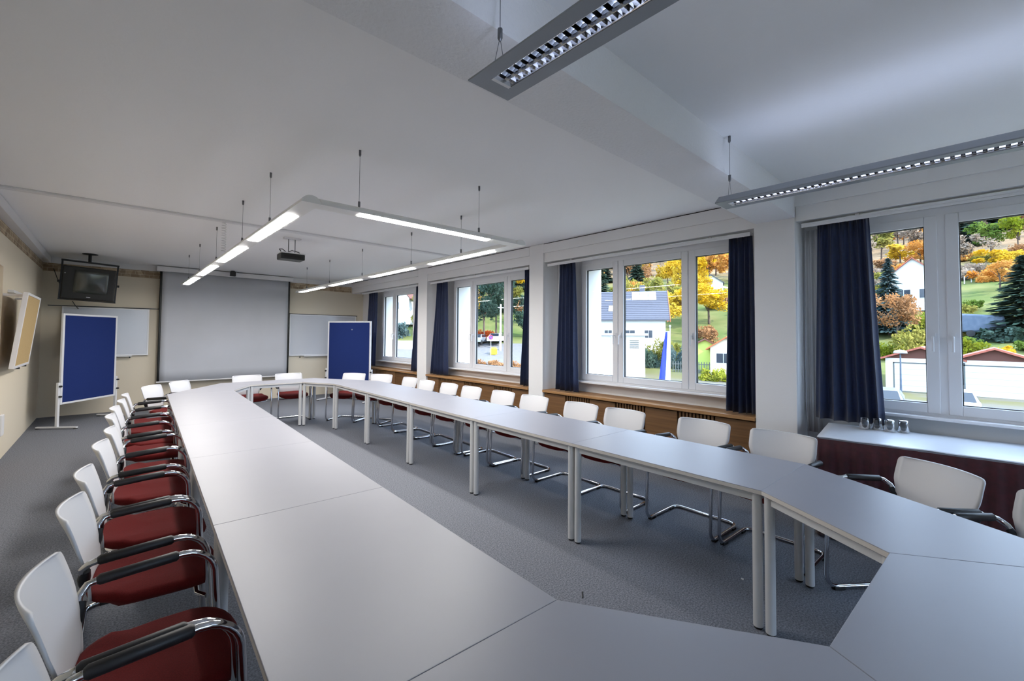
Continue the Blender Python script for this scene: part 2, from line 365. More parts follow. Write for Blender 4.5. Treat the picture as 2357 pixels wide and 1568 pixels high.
# ------------------------------------------------------------------ tables
RL, RT = 0.024, 0.0235
TH = 0.72
leg_me = MB().tube([(0, 0, 0.012), (0, 0, TH-0.026)], RL, 14).mesh('leg', 'table_metal')
gl_me = MB().tube([(0, 0, 0), (0, 0, 0.013)], 0.020, 10).mesh('glide', 'black_rubber')
def table(poly, name, label, group):
    cx = sum(p[0] for p in poly)/4; cy = sum(p[1] for p in poly)/4
    P = [Vector((p[0]-cx, p[1]-cy)) for p in poly]
    a = sum(P[i].x*P[(i+1) % 4].y-P[(i+1) % 4].x*P[i].y for i in range(4))
    if a < 0: P = P[::-1]
    def off(d):
        out = []
        for i in range(4):
            p0, p1, p2 = P[i-1], P[i], P[(i+1) % 4]
            e1 = (p1-p0).normalized(); e2 = (p2-p1).normalized()
            n1 = Vector((-e1.y, e1.x)); n2 = Vector((-e2.y, e2.x))
            out.append(p1+(n1+n2)*(d/(1+n1.dot(n2))))
        return out
    t = thing(name, label, 'table', (cx, cy, 0), 0, group)
    G = off(0.0005)
    top = MB().prism([tuple(p) for p in G], TH-0.0245, TH).build('tabletop', 'tabletop', t, bevel=0.002)
    Q = off(0.0003)
    MB().add([(p.x, p.y, z) for z in (TH-0.022, TH-0.003) for p in Q], [(i, (i+1) % 4, 4+(i+1) % 4, 4+i) for i in range(4)]).build('edge_band', 'table_edge', top)
    lg = off(0.032)
    for i in range(4):
        A, B = off(0.022)[i], off(0.022)[(i+1) % 4]; A2, B2 = off(0.042)[i], off(0.042)[(i+1) % 4]
        MB().prism([tuple(A), tuple(B), tuple(B2), tuple(A2)], TH-0.066, TH-0.0255).build('apron_rail', 'table_metal', t)
    for p in lg:
        l = bpy.data.objects.new('leg', leg_me); COL.objects.link(l); l.parent = t; l.location = (p.x, p.y, 0)
        g = bpy.data.objects.new('glide', gl_me); COL.objects.link(g); g.parent = l
    return t
def lerp(a, b, t): return (a[0]+(b[0]-a[0])*t, a[1]+(b[1]-a[1])*t)
# window-side row
ords = ['first', 'second', 'third', 'fourth', 'fifth']
Ri0, Ri1 = (2.485, 0.80), (2.635, 7.06); nR = (0.73, -0.0175)
jy = [0, 0.2045, 0.404, 0.607, 0.8035, 1]
for k in range(5):
    a, b = lerp(Ri0, Ri1, jy[k]), lerp(Ri0, Ri1, jy[k+1])
    table([a, b, (b[0]+nR[0], b[1]+nR[1]), (a[0]+nR[0], a[1]+nR[1])], 'rectangular_table', ords[k]+' white table of the window-side row, counted from the camera end', 'white rectangular tables in the window-side row')
Li0, Li1 = (1.003, 0.885), (1.27, 7.12); nL = (-0.73, 0.034)
for k in range(5):
    a, b = lerp(Li0, Li1, k/5), lerp(Li0, Li1, (k+1)/5)
    table([a, b, (b[0]+nL[0], b[1]+nL[1]), (a[0]+nL[0], a[1]+nL[1])], 'rectangular_table', ords[k]+' white table of the row along the cream wall, counted from the camera end', 'white rectangular tables in the wall-side row')
A_, B_, C_, D_ = Li0, (1.376, 0.288), (2.131, 0.258), Ri0
def trap(a, b, oa, ob, label): table([a, b, ob, oa], 'trapezoid_table', label, 'white trapezoid tables closing the ring')
Ao, Bo = (Li0[0]+nL[0], Li0[1]+nL[1]), (B_[0]-0.36, B_[1]-0.632)
Co, Do = (C_[0]+0.40, C_[1]-0.60), (Ri0[0]+nR[0], Ri0[1]+nR[1])
trap(A_, B_, Ao, Bo, 'white trapezoid table at the near end of the wall-side row')
trap(B_, C_, Bo, Co, 'white trapezoid table at the very front of the ring')
trap(C_, D_, Co, Do, 'white trapezoid table in front of the drinks table')
A2, B2, C2, D2 = Li1, (1.60, 7.70), (2.335, 7.66), Ri1
Ao2, Bo2, Co2, Do2 = (Li1[0]+nL[0], Li1[1]+nL[1]), (B2[0]-0.31, B2[1]+0.545), (C2[0]+0.36, C2[1]+0.56), (Ri1[0]+nR[0], Ri1[1]+nR[1])
trap(A2, B2, Ao2, Bo2, 'white trapezoid table at the far end of the wall-side row')
trap(B2, C2, Bo2, Co2, 'white trapezoid table closing the ring before the projection screen')
trap(C2, D2, Co2, Do2, 'white trapezoid table at the far end of the window-side row')

# ------------------------------------------------------------------ chairs
def make_chair():
    t = bpy.data.objects.new('cantilever_chair', None); t.empty_display_size = 0.1; COL.objects.link(t)
    X = 0.262; r = 0.0125
    def side(s):
        p = [(s*0.205, -0.195, 0.585), (s*0.235, -0.195, 0.622), (s*X, -0.175, 0.646), (s*X, -0.15, 0.652), (s*X, 0.085, 0.668)]
        p += [tuple(q) for q in arc((s*X, 0.09, 0.568), 0.10, PI/2, 0.12, 6, (0, 1, 0), (0, 0, 1))][1:]
        p += [(s*X, 0.205, 0.30), (s*X, 0.215, 0.10)]
        p += [tuple(q) for q in arc((s*X, 0.135, 0.095), 0.08, 0.0, -PI/2, 5, (0, 1, 0), (0, 0, 1))][1:]
        p += [(s*X, 0.0, 0.0145), (s*X, -0.19, 0.0145)]
        p += [(s*(X-0.06+0.06*math.cos(a)), -0.19-0.06*math.sin(a), 0.0145) for a in (PI/6, PI/3, PI/2)]
        return p
    L = side(1); Rr = side(-1)[::-1]
    MB().tube(L+Rr, r, 8).build('frame', 'chrome', t)
    # seat carrier under the cushion
    MB().tube([(-X, 0.19, 0.40), (-0.2, 0.16, 0.395), (0.2, 0.16, 0.395), (X, 0.19, 0.40)], 0.010, 6).build('seat_support', 'chrome', t)
    # cushion: rounded super-ellipse, flat top, bulging belly, dropped front
    mb = MB(); rings = []
    prof = [(0.02, -0.034), (0.55, -0.033), (0.86, -0.022), (0.985, -0.004), (1.0, 0.010), (0.975, 0.023), (0.90, 0.031), (0.5, 0.034), (0.02, 0.034)]
    n = 28; vs = []
    for (q, z) in prof:
        for k in range(n):
            a = 2*PI*k/n; c, s = math.cos(a), math.sin(a)
            x = abs(c)**0.6*(1 if c > 0 else -1)*0.232*q; y = abs(s)**0.6*(1 if s > 0 else -1)*0.225*q
            wide = 1+0.06*(y/0.225)
            vs.append((x*wide, y+0.025, 0.437+z-0.028*max(0, y/0.225)**3+0.012*(x/0.232)**2+(0.018 if y < -0.12 else 0)*q))
    fs = [(i*n+k, i*n+(k+1) % n, (i+1)*n+(k+1) % n, (i+1)*n+k) for i in range(len(prof)-1) for k in range(n)]
    fs += [list(range(n))[::-1], [(len(prof)-1)*n+k for k in range(n)]]
    mb.add(vs, fs, True); mb.build('seat', 'seat_red', t)
    # white plastic shell back, waisted towards the bottom
    def hw(v): return 0.165+0.058*min(1, v*1.6)**1.3
    def fn(u, v):
        s = 2*u-1; r_ = 0.026                      # rounded upper corners, top flaring back, strongly dished across
        ww = hw(v); z = 0.462+0.338*v
        if z > 0.80-r_: ww -= r_-math.sqrt(max(0, r_*r_-(z-0.80+r_)**2))
        y = -0.172-0.068*v**1.7-0.050*(1-s*s)*(0.25+0.75*v**1.5)
        return (ww*s, y, z)
    MB().sheet(lambda u, v: fn(u, 1-(1-v)**1.6), 16, 16, lambda u, v: (0, -0.010, 0.0015)).build('backrest', 'plastic_white', t)
    for s in (1, -1):
        MB().tube([(s*X, -0.152, 0.652), (s*X, -0.144, 0.653), (s*X, 0.066, 0.667), (s*X, 0.074, 0.6675)], [0.013, 0.0185, 0.0185, 0.013], 10).build('armrest', 'black_pad', t)
        MB().tube([(s*0.185, -0.195, 0.545), (s*0.203, -0.193, 0.575), (s*0.225, -0.188, 0.610)], [0.016, 0.020, 0.015], 8).build('bracket', 'steel_dark', t)
        MB().box(s*X-0.016, s*X+0.016, 0.10, 0.17, 0, 0.020).build('glide', 'black_rubber', t, bevel=0.004)
        MB().box(s*X-0.016, s*X+0.016, -0.19, -0.14, 0, 0.016).build('glide', 'black_rubber', t)
    return t
chair0 = make_chair(); first = [True]
def chair(px, py, fx, fy, label, group, jit=0.0):
    """px,py: where the middle of the back's top edge stands; fx,fy: direction faced"""
    l = math.hypot(fx, fy); fx /= l; fy /= l
    t = chair0 if first[0] else copy_tree(chair0)
    first[0] = False
    t.location = (px+0.225*fx, py+0.225*fy, 0); t.rotation_euler = (0, 0, math.atan2(-fx, fy)+jit)
    tag(t, label, 'chair', group)
random.seed(9)
lx = [-0.115, -0.103, -0.073, -0.05, -0.003, 0.045, 0.045, 0.07, 0.125, 0.165]
ly = [1.29, 1.84, 2.54, 3.10, 3.80, 4.34, 5.05, 5.57, 6.12, 6.68]
NUM = ['first', 'second', 'third', 'fourth', 'fifth', 'sixth', 'seventh', 'eighth', 'ninth', 'tenth']
for k in range(10):
    chair(lx[k], ly[k], 1, -0.045, NUM[k]+' white-backed red chair from the camera in the row along the cream wall', 'chairs along the wall-side tables', random.uniform(-0.03, 0.03))
rx = [3.68, 3.70, 3.645, 3.65, 3.66, 3.66, 3.64, 3.64, 3.61, 3.64]
ry = [1.05, 1.64, 2.37, 2.905, 3.60, 4.16, 4.79, 5.33, 5.89, 6.46]
for k in range(10):
    chair(rx[k], ry[k], -1, 0.02, NUM[k]+' white-backed red chair from the camera in the row along the windows', 'chairs along the window-side tables', random.uniform(-0.03, 0.03))
chair(3.39, 0.205, -0.80, 0.60, 'white-backed chair at the near trapezoid table, in front of the drinks table skirt', 'chairs at the near trapezoid tables')
chair(3.07, -0.265, -0.84, 0.54, 'white-backed chair cut by the frame edge beside the drinks table', 'chairs at the near trapezoid tables')
chair(0.42, 7.60, 0.86, -0.5, 'chair at the far wall-side corner table, nearer the cream wall', 'chairs at the far corner tables')
chair(0.76, 8.06, 0.80, -0.60, 'chair at the far wall-side corner table, nearer the screen', 'chairs at the far corner tables')
chair(1.71, 8.50, 0.03, -1, 'white-backed chair before the middle of the projection screen', 'chairs at the table before the screen')
chair(2.36, 8.50, -0.02, -1, 'white-backed chair before the dark edge of the projection screen', 'chairs at the table before the screen')
chair(3.27, 7.82, -0.80, -0.60, 'white-backed chair before the blue pinboard at the far table', 'chairs at the far corner tables')
chair(3.55, 7.30, -0.88, -0.48, 'white-backed chair between the far blue pinboard and the oak ledge', 'chairs at the far corner tables')

# ------------------------------------------------------------------ drinks table by the near window
t = thing('drinks_table', 'narrow table with wine-red skirt and white paper cover by the near window', 'table', (4.0, 0.885, 0), -PI/2+0.10)
# local x runs away from the far end towards the camera side, local y towards the window
LT, DT, HT = 1.75, 0.72, 0.755
MB().box(0, LT, 0, DT, HT-0.025, HT-0.004).build('tabletop', 'tabletop', t)
for (lx_, ly_) in ((0.06, 0.06), (LT-0.06, 0.06), (0.06, DT-0.06), (LT-0.06, DT-0.06)):
    l = bpy.data.objects.new('leg', leg_me); COL.objects.link(l); l.parent = t; l.location = (lx_, ly_, 0)
def skirt(u, v):
    per = DT+LT; d = u*per; s = 0.012*(0.3+0.7*v)*math.sin(d*2*PI/0.085)+0.006*v*math.sin(d*2*PI/0.23)
    if d < DT: p = (-0.006-s-0.01*v, DT-d)
    else: p = (d-DT, -0.006-s-0.01*v)
    return (p[0], p[1], HT-0.012-(HT-0.03)*v)
MB().sheet(skirt, 260, 5, lambda u, v: (0.003, 0.003, 0)).build('skirt', 'wine_cloth', t)
def cover(u, v): return (-0.008+u*(LT+0.016), -0.008+v*(DT+0.01), HT+0.0015+0.002*math.sin(u*40)*math.sin(v*9+u*5))
MB().sheet(cover, 40, 14, lambda u, v: (0, 0, -0.003)).build('paper_cover', 'paper_cover', t)
gp = [(4.63, 0.70), (4.665, 0.625), (4.655, 0.545), (4.70, 0.465)]
gl_words = ['glass tumbler nearest the blue curtain on the drinks table', 'second glass tumbler from the blue curtain', 'third glass tumbler from the blue curtain', 'glass tumbler at the open end of the row on the drinks table']
for (x, y), lb in zip(gp, gl_words):
    g = MB().lathe([(0.0, 0.092), (0.027, 0.092), (0.030, 0.089), (0.037, 0.0), (0.034, 0.0), (0.0275, 0.080), (0.0, 0.080)], 20).build('tumbler', 'glass_clear', loc=(x, y, HT+0.005))
    tag(g, lb, 'glass', 'upturned tumblers on the drinks table')

# ------------------------------------------------------------------ ceiling lights
# lit U-shaped pendant over the far tables
U = thing('pendant_light', 'lit white U-shaped pendant light with long lenses over the tables', 'ceiling light', (0.955, 3.085, 2.385))
def housing(p0, p1, name):
    d = (Vector(p1)-Vector(p0)); ln = d.length; ang = math.atan2(d.y, d.x)
    prof = [(0.062*math.cos(a), 0.052*math.sin(a)) for a in [PI*i/10 for i in range(11)]]
    vs = []
    for x in (0, ln):
        vs += [(x, y, z) for y, z in prof]
    n = len(prof)
    fs = [(i, i+1, n+i+1, n+i) for i in range(n-1)]+[(n-1, 0, n, 2*n-1), list(range(n)), list(range(n, 2*n))[::-1]]
    return MB().add(vs, fs, False).build(name, 'lamp_body', U, loc=p0, rz=ang)
housing((0, -0.06, 0), (0, 6.78, 0), 'housing'); housing((0.0625, 0, 0), (1.8725, 0, 0), 'housing'); housing((1.935, -0.06, 0), (1.935, 6.78, 0), 'housing')
def lens(x0, x1, y0, y1):
    along_y = (y1-y0) > (x1-x0)
    def fn(u, v):
        a = PI*v; s = math.cos(a); d = -0.001-0.005*math.sin(a)
        if along_y: return ((x0+x1)/2+0.046*s, y0+(y1-y0)*u, d)
        return (x0+(x1-x0)*u, (y0+y1)/2-0.046*s, d)
    mb = MB().sheet(fn, 1, 8, lambda u, v: (0, 0, 0.004)); return mb.build('lens', 'lens', U)
for y0, y1 in ((0.37, 1.57), (2.0, 3.24), (3.66, 4.90), (5.32, 6.60)):
    lens(-0.05, 0.05, y0, y1); lens(1.885, 1.985, y0, y1)
lens(0.36, 1.56, -0.05, 0.05)
capm = MB().lathe([(0.0, 0), (0.009, 0), (0.009, -0.035), (0.004, -0.045), (0, -0.045)], 8).mesh('ceiling_gripper', 'wire')
def hang(par, x, y, ztop, zbot):
    MB().tube([(x, y, zbot), (x, y, ztop)], 0.0016, 5, cap=False).build('suspension_wire', 'wire', par)
    for z in (ztop, zbot+0.045):
        c = bpy.data.objects.new('gripper', capm); COL.objects.link(c); c.parent = par; c.location = (x, y, z)
for y in (0.95, 2.0, 3.5, 4.95, 6.2): hang(U, -0.01, y, ZC-2.385, 0.05)
for y in (0.91, 2.02, 3.55, 4.95, 6.2): hang(U, 1.92, y, ZC-2.385, 0.05)
for x in (0.35, 1.46): hang(U, x, 0, ZC-2.385, 0.05)
# louvred pendants near the camera, glow added in the tubes and on top
def louvre_lamp(x, label):
    t = thing('louvre_pendant', label, 'ceiling light', (x, 1.205, 2.395), 0, 'grey louvred pendants')
    Wd, Ln, Sl = 0.093, 2.45, 0.040
    hs_ = MB()
    for sg in (-1, 1):    # flat wings whose upper side slopes up to the narrow top
        pr = [(sg*(Sl+0.001), 0), (sg*Wd, 0), (sg*Wd, 0.006), (sg*0.03, 0.058), (sg*0.027, 0.044), (sg*(Sl+0.001), 0.036)]
        vs = [(x_, y_, z_) for y_ in (-Ln, 0) for x_, z_ in pr]; n_ = len(pr)
        hs_.add(vs, [list(range(n_)), list(range(n_, 2*n_))[::-1]]+[(i_, n_+i_, n_+(i_+1) % n_, (i_+1) % n_) for i_ in range(n_)])
    hs_.box(-Sl-0.001, Sl+0.001, -0.062, 0, 0, 0.042).box(-Sl-0.001, Sl+0.001, -Ln, -Ln+0.06, 0, 0.042).box(-0.03, 0.03, -Ln, 0, 0.041, 0.044).box(-0.028, 0.028, -0.1, 0, 0.044, 0.056)
    hs_.build('housing', 'lamp_grey', t)
    MB().box(-Sl, Sl, -0.075, -0.062, -0.001, 0.03).build('end_strip', 'alu_white', t)
    for s in (-1, 1):   # curved long reflectors
        def fn(u, v, s=s): return (s*(0.038-0.016*v*v), -0.075-(Ln-0.14)*u, 0.001+0.036*v)
        MB().sheet(fn, 1, 6, lambda u, v, s=s: (s*0.002, 0, 0)).build('reflector', 'louvre', t)
    def mid(u, v):
        a = (v-0.5)*2; return (0.008*a*abs(a)**0.2, -0.075-(Ln-0.14)*u, 0.002+0.02*(1-abs(a)))
    MB().sheet(mid, 1, 6).build('centre_rib', 'louvre', t)
    bl = None; nb = int((Ln-0.16)/0.036)
    def blade(u, v):
        a = (v-0.5)*2; return (-0.036+0.072*u, 0.008*a, 0.028-0.026*abs(a)**0.6 if False else 0.002+0.026*(1-abs(a)**1.5))
    for k in range(nb):
        y = -0.10-0.036*k
        if bl is None:
            bl = MB().sheet(blade, 2, 6).build('louvre_blade', 'louvre', t); bl.location = (0, y, 0)
        else: inst(bl, t, (0, y, 0))
    MB().tube([(-0.018, -0.08, 0.034), (-0.018, -Ln+0.08, 0.034)], 0.006, 6).tube([(0.018, -0.08, 0.034), (0.018, -Ln+0.08, 0.034)], 0.006, 6).build('tube_lamp', 'added_tube_glow', t)
    MB().box(-0.026, 0.026, -Ln+0.1, -0.1, 0.0445, 0.047).build('added_uplight_strip', 'added_uplight', t)  # added glowing strip, throws fill light up at the ceiling
    for y in (-0.06, -Ln+0.3):
        zt = ZC-2.395
        MB().tube([(0, y, 0.17), (0, y, zt)], 0.0016, 5, cap=False).tube([(0, y, 0.17), (-0.028, y, 0.05)], 0.0013, 5, cap=False).tube([(0, y, 0.17), (0.028, y, 0.05)], 0.0013, 5, cap=False).build('suspension_wire', 'wire', t)
        for z in (zt, 0.20):
            c = bpy.data.objects.new('gripper', capm); COL.objects.link(c); c.parent = t; c.location = (0, y, z)
    return t
louvre_lamp(0.983, 'grey louvred pendant light with added glow over the wall-side tables')
louvre_lamp(3.02, 'grey louvred pendant light with added glow over the drinks-table side')
# coiled cable under the ceiling strip
coil = [(0.95+0.022*math.cos(a), 6.13+0.022*math.sin(a), 2.84-0.36*i/180) for i in range(181) for a in [2*PI*i/15]]
tag(MB().tube([(0.95, 6.13, 2.858)]+coil+[(0.95, 6.13, 2.45)], 0.0035, 5).build('coiled_cable', 'trim_white'), 'white coiled cable hanging from the ceiling strip to the lit pendant', 'cable')

# ------------------------------------------------------------------ end wall: screen, boards, television
s = thing('projection_screen', 'large white roll-down projection screen with black side borders', 'projection screen', (1.877, 11.15, 0))
MB().box(-1.26, 1.26, -0.05, 0.06, 2.745, 2.845).build('casing', 'trim_white', s, bevel=0.01)
def scr(u, v): return (-1.165+2.33*u, 0.006*math.sin(u*9+v*2)*v, 2.75-2.215*v)
MB().sheet(scr, 24, 10, lambda u, v: (0, 0.003, 0)).build('cloth', 'screen_cloth', s)
for sg in (-1, 1):
    MB().sheet(lambda u, v, sg=sg: (sg*1.165+sg*0.038*u, 0.006*math.sin((sg+1)/2*9+v*2)*v, 2.75-2.215*v), 1, 10, lambda u, v: (0, 0.003, 0)).build('border', 'black_plastic', s)
MB().tube([(-1.21, 0.0, 0.53), (1.21, 0.0, 0.53)], 0.014, 8).build('bottom_bar', 'trim_white', s)
tag(MB().box(-0.05, 0.05, -0.04, 0.04, 0, 0.10).box(-0.02, 0.02, -0.046, -0.04, 0.01, 0.03).build('motion_sensor', 'black_plastic', loc=(1.885, 10.98, 2.745), bevel=0.006), 'small black sensor box on the ceiling before the screen', 'sensor')
MB().box(-0.03, 0.03, -0.03, 0.03, 0.09, 0.116).build('base', 'black_plastic', bpy.data.objects['motion_sensor'])
tag(MB().box(-0.86, 4.78, YF-0.03, YF-0.012, 1.985, 2.0).build('board_rail', 'steel_dark'), 'thin dark hanging rail along the end wall behind the whiteboards', 'rail')
def whiteboard(x0, x1, z0, z1, label):
    b = thing('whiteboard', label, 'whiteboard', ((x0+x1)/2, YF-0.05, (z0+z1)/2), 0, 'whiteboards on the end wall')
    hx, hz = (x1-x0)/2, (z1-z0)/2
    MB().box(-hx+0.01, hx-0.01, 0, 0.015, -hz+0.01, hz-0.01).build('panel', 'whiteboard', b)
    MB().box(-hx, hx, -0.008, 0.018, hz-0.022, hz).box(-hx, hx, -0.008, 0.018, -hz, -hz+0.022).box(-hx, -hx+0.022, -0.008, 0.018, -hz+0.022, hz-0.022).box(hx-0.022, hx, -0.008, 0.018, -hz+0.022, hz-0.022).build('frame', 'alu_white', b)
    MB().box(-hx*0.6, hx*0.6, -0.055, 0.0, -hz-0.02, -hz-0.002).build('pen_tray', 'alu_white', b)
    for sx in (-0.7, 0.55): MB().tube([(hx*sx, 0.0, -hz-0.035), (hx*sx, -0.03, -hz-0.035)], 0.014, 8).build('knob', 'black_plastic', b)
whiteboard(-0.68, 0.535, 1.07, 1.978, 'whiteboard hung on the rail under the television')
whiteboard(3.12, 4.74, 0.985, 1.985, 'whiteboard hung between the screen and the window wall')
def pinboard(p0, p1, label, mark=False):
    p0 = Vector(p0); p1 = Vector(p1); d = p1-p0; W_ = d.length; a = math.atan2(d.y, d.x)
    b = thing('pinboard', label, 'pinboard', (p0.x, p0.y, 0), a, 'blue rolling pinboards')
    z0, z1 = 0.37, 1.81
    MB().box(0.03, W_-0.03, -0.012, 0.012, z0+0.03, z1-0.03).build('felt_panel', 'pin_blue', b)
    MB().box(0, 0.035, -0.016, 0.016, z0, z1).box(W_-0.035, W_, -0.016, 0.016, z0, z1).box(0.035, W_-0.035, -0.016, 0.016, z0, z0+0.03).box(0.035, W_-0.035, -0.016, 0.016, z1-0.03, z1).build('frame', 'alu_white', b, bevel=0.004)
    for x in (-0.025, W_+0.025):
        p = MB().box(x-0.018, x+0.018, -0.018, 0.018, 0.03, 0.72).build('post', 'alu_white', b, bevel=0.004)
        f = MB().box(x-0.02, x+0.02, -0.29, 0.29, 0.012, 0.035).build('foot', 'alu_white', b, bevel=0.004)
        for y in (-0.27, 0.27): MB().box(x-0.018, x+0.018, y-0.018, y+0.018, 0, 0.014).build('glide', 'black_rubber', f)
        for z in (0.50, 0.66): MB().tube([(x, -0.018, z), (x, -0.05, z)], 0.015, 8).build('clamp_knob', 'black_plastic', p)
    if mark:
        MB().prism([(0.0, 0.0), (0.045, 0.0), (0.0225, -0.03)], 0, 0.002).build('sticker', 'lamp_grey', b).matrix_local = Matrix.Translation((W_*0.55, -0.0155, 1.63)) @ Matrix.Rotation(PI/2, 4, 'X')
pinboard((-0.585, 9.86), (0.055, 10.72), 'blue felt pinboard on a stand in the corner under the television')
pinboard((3.72, 10.4), (4.31, 9.40), 'blue felt pinboard with a small grey sticker before the window-side whiteboard', True)
# corkboard leaning from its rail on the cream wall
cb = thing('corkboard', 'cork board in a white frame tilted out from the cream wall', 'corkboard', (-0.79, 8.09, 1.53))
def crot(o): o.rotation_euler = (0, 0.10, 0); return o
crot(MB().box(-0.016, 0.016, -0.57, 0.57, -0.42, 0.42).build('cork_panel', 'cork', cb))
crot(MB().box(-0.022, 0.022, -0.60, -0.565, -0.445, 0.445).box(-0.022, 0.022, 0.565, 0.60, -0.445, 0.445).box(-0.022, 0.022, -0.565, 0.565, -0.445, -0.415).box(-0.022, 0.022, -0.565, 0.565, 0.415, 0.445).build('frame', 'alu_white', cb, bevel=0.003))
for y in (-0.1, 0.45):
    MB().tube([(-0.062-0.02, y, -0.46), (-0.03, y, -0.46)], 0.012, 8).build('knob', 'black_plastic', cb)
for y in (-0.42, 0.42): MB().box(-0.15, 0.05, y-0.012, y+0.012, 0.40, 0.425).build('wall_bracket', 'alu_white', cb)
tag(MB().box(XL, XL+0.05, 7.95, 8.75, 1.985, 2.02).build('board_rail', 'alu_white'), 'short white rail on the cream wall above the cork board', 'rail')
# television on its ceiling frame
tv = thing('television', 'old black tube television tilted in a ceiling frame in the corner', 'television', (-0.315, 10.42, 2.345), 0.02)
Rt = Matrix.Rotation(0.05, 4, 'Y') @ Matrix.Rotation(0.14, 4, 'X')
def tvp(o, m=Rt): o.matrix_local = m; return o
def ring(hw_, hh, y, z=0): return [(-hw_, y, z-hh), (hw_, y, z-hh), (hw_, y, z+hh), (-hw_, y, z+hh)]
rs = [ring(0.325, 0.27, -0.02), ring(0.33, 0.275, 0.0), ring(0.325, 0.27, 0.12), ring(0.26, 0.20, 0.30, -0.03), ring(0.17, 0.13, 0.45, -0.06)]
vs = [p for r_ in rs for p in r_]
fs = [(0, 1, 2, 3), (19, 18, 17, 16)]+[(i*4+k, (i+1)*4+k, (i+1)*4+(k+1) % 4, i*4+(k+1) % 4) for i in range(4) for k in range(4)]
tvb = tvp(MB().add(vs, [f for f in fs]).build('cabinet', 'black_plastic', tv, bevel=0.008))
def crt(u, v):
    a, b = 2*u-1, 2*v-1; return (0.215*a*(1-0.02*b*b)+0.025, -0.03-0.012*(1-a*a)*(1-b*b), 0.195*b*(1-0.03*a*a)+0.025)
MB().sheet(crt, 10, 8, lambda u, v: (0, 0.01, 0)).build('picture_tube', 'crt_glass', tvb)
MB().box(-0.02, 0.03, -0.024, -0.018, -0.235, -0.228).build('badge', 'alu_white', tvb)
MB().tube([(-0.30, -0.02, 0.15), (-0.30, -0.028, 0.15)], 0.008, 8).build('button', 'alu_white', tvb)
for sx in (-1, 1):
    tvp(MB().box(sx*0.345-0.012, sx*0.345+0.012, 0.02, 0.06, -0.30, 0.37).box(sx*0.345-0.012, sx*0.345+0.012, 0.06, 0.34, -0.30, -0.28).build('side_strap', 'steel_dark', tv))
    tvp(MB().tube([(sx*0.345, 0.04, 0.0), (sx*0.385, 0.04, 0.0)], 0.02, 8).build('strap_knob', 'black_plastic', tv))
tvp(MB().box(-0.36, 0.36, 0.02, 0.06, 0.345, 0.375).build('top_bar', 'steel_dark', tv))
tvp(MB().box(-0.36, 0.36, 0.02, 0.34, -0.305, -0.295).build('shelf', 'steel_dark', tv))
MB().tube([(0.0, 0.0, 0.36), (0.0, 0.0, 0.50)], 0.022, 10).build('stem', 'steel_dark', tv)
MB().lathe([(0.0, 0.515), (0.10, 0.515), (0.10, 0.503), (0.03, 0.497), (0, 0.497)], 16).build('ceiling_plate', 'steel_dark', tv)
MB().tube([(-0.345, 0.05, -0.05), (-0.40, 0.30, 0.10), (-0.47, 0.85, 0.30)], 0.006, 5).tube([(-0.2, 0.2, -0.3), (-0.17, 0.5, -0.36), (-0.14, 0.86, -0.40)], 0.006, 5).build('cable', 'black_rubber', tv)
# projector
pj = thing('projector', 'dark ceiling projector hung on two rods before the screen', 'projector', (1.825, 6.6, 2.59), 0.0)
MB().box(-0.155, 0.155, -0.11, 0.11, -0.045, 0.035).build('body', 'black_plastic', pj, bevel=0.012)
MB().box(-0.158, 0.158, -0.113, 0.113, 0.036, 0.048).build('cradle', 'trim_white', pj)
MB().tube([(0.06, 0.10, -0.005), (0.06, 0.135, -0.005)], 0.03, 14).build('lens', 'crt_glass', pj)
MB().box(-0.12, 0.12, -0.113, -0.108, -0.02, 0.01).build('vent', 'dark_gap', pj)
for x in (-0.035, 0.05): MB().tube([(x, 0, 0.048), (x, 0, ZC-2.59-0.02)], 0.006, 6).build('rod', 'wire', pj)
MB().box(-0.10, 0.12, -0.04, 0.04, ZC-2.59-0.02, ZC-2.59).build('ceiling_plate', 'trim_white', pj)
MB().tube([(-0.13, -0.05, 0.04), (-0.16, -0.03, 0.09), (-0.11, 0.0, 0.10), (-0.05, 0.02, 0.06), (0.02, 0.03, 0.10), (0.10, 0.0, 0.08), (0.16, -0.02, 0.0)], 0.006, 5).build('cable', 'black_rubber', pj)
# scraps on the carpet
tag(MB().box(-0.03, 0.03, -0.004, 0.004, 0, 0.004).build('pen_clip', 'black_rubber', loc=(2.06, 1.62, 0), rz=0.7), 'tiny black clip lying on the carpet inside the table ring', 'litter')
tag(MB().prism([(0, 0), (0.018, 0.004), (0.014, 0.018), (0.002, 0.014)], 0, 0.003).build('paper_scrap', 'paper_scrap', loc=(2.93, 1.05, 0)), 'tiny white paper scrap on the carpet under the near tables', 'litter')

# ------------------------------------------------------------------ outside: ground, hill, houses, trees
pm('asphalt', (82, 82, 86), 0.9, var=3, c2=(94, 92, 92))
pm('render_white', (205, 204, 200), 0.9)
pm('slate', (58, 60, 70), 0.6, var=20, c2=(74, 76, 88))
pm('roof_red', (138, 66, 52), 0.8, var=4, c2=(160, 92, 74))
pm('roof_brown', (84, 48, 38), 0.8)
pm('wood_orange', (156, 84, 44), 0.7)
pm('door_white', (190, 190, 188), 0.6)
pm('dark_pane', (40, 46, 54), 0.15)
pm('shed_green', (160, 176, 84), 0.8)
pm('fence_grey', (80, 84, 82), 0.8)
pm('solar', (206, 214, 226), 0.2)
pm('car_white', (226, 228, 232), 0.25, coat=0.6)
pm('car_grey', (120, 128, 138), 0.25, coat=0.6)
pm('car_glass', (30, 36, 44), 0.1)
pm('flag_blue', (22, 44, 168), 0.8)
pm('flag_white', (240, 242, 246), 0.8)
pm('sign_blue', (40, 60, 160), 0.5)
pm('sign_red', (190, 30, 34), 0.5)
pm('box_yellow', (214, 186, 30), 0.5)
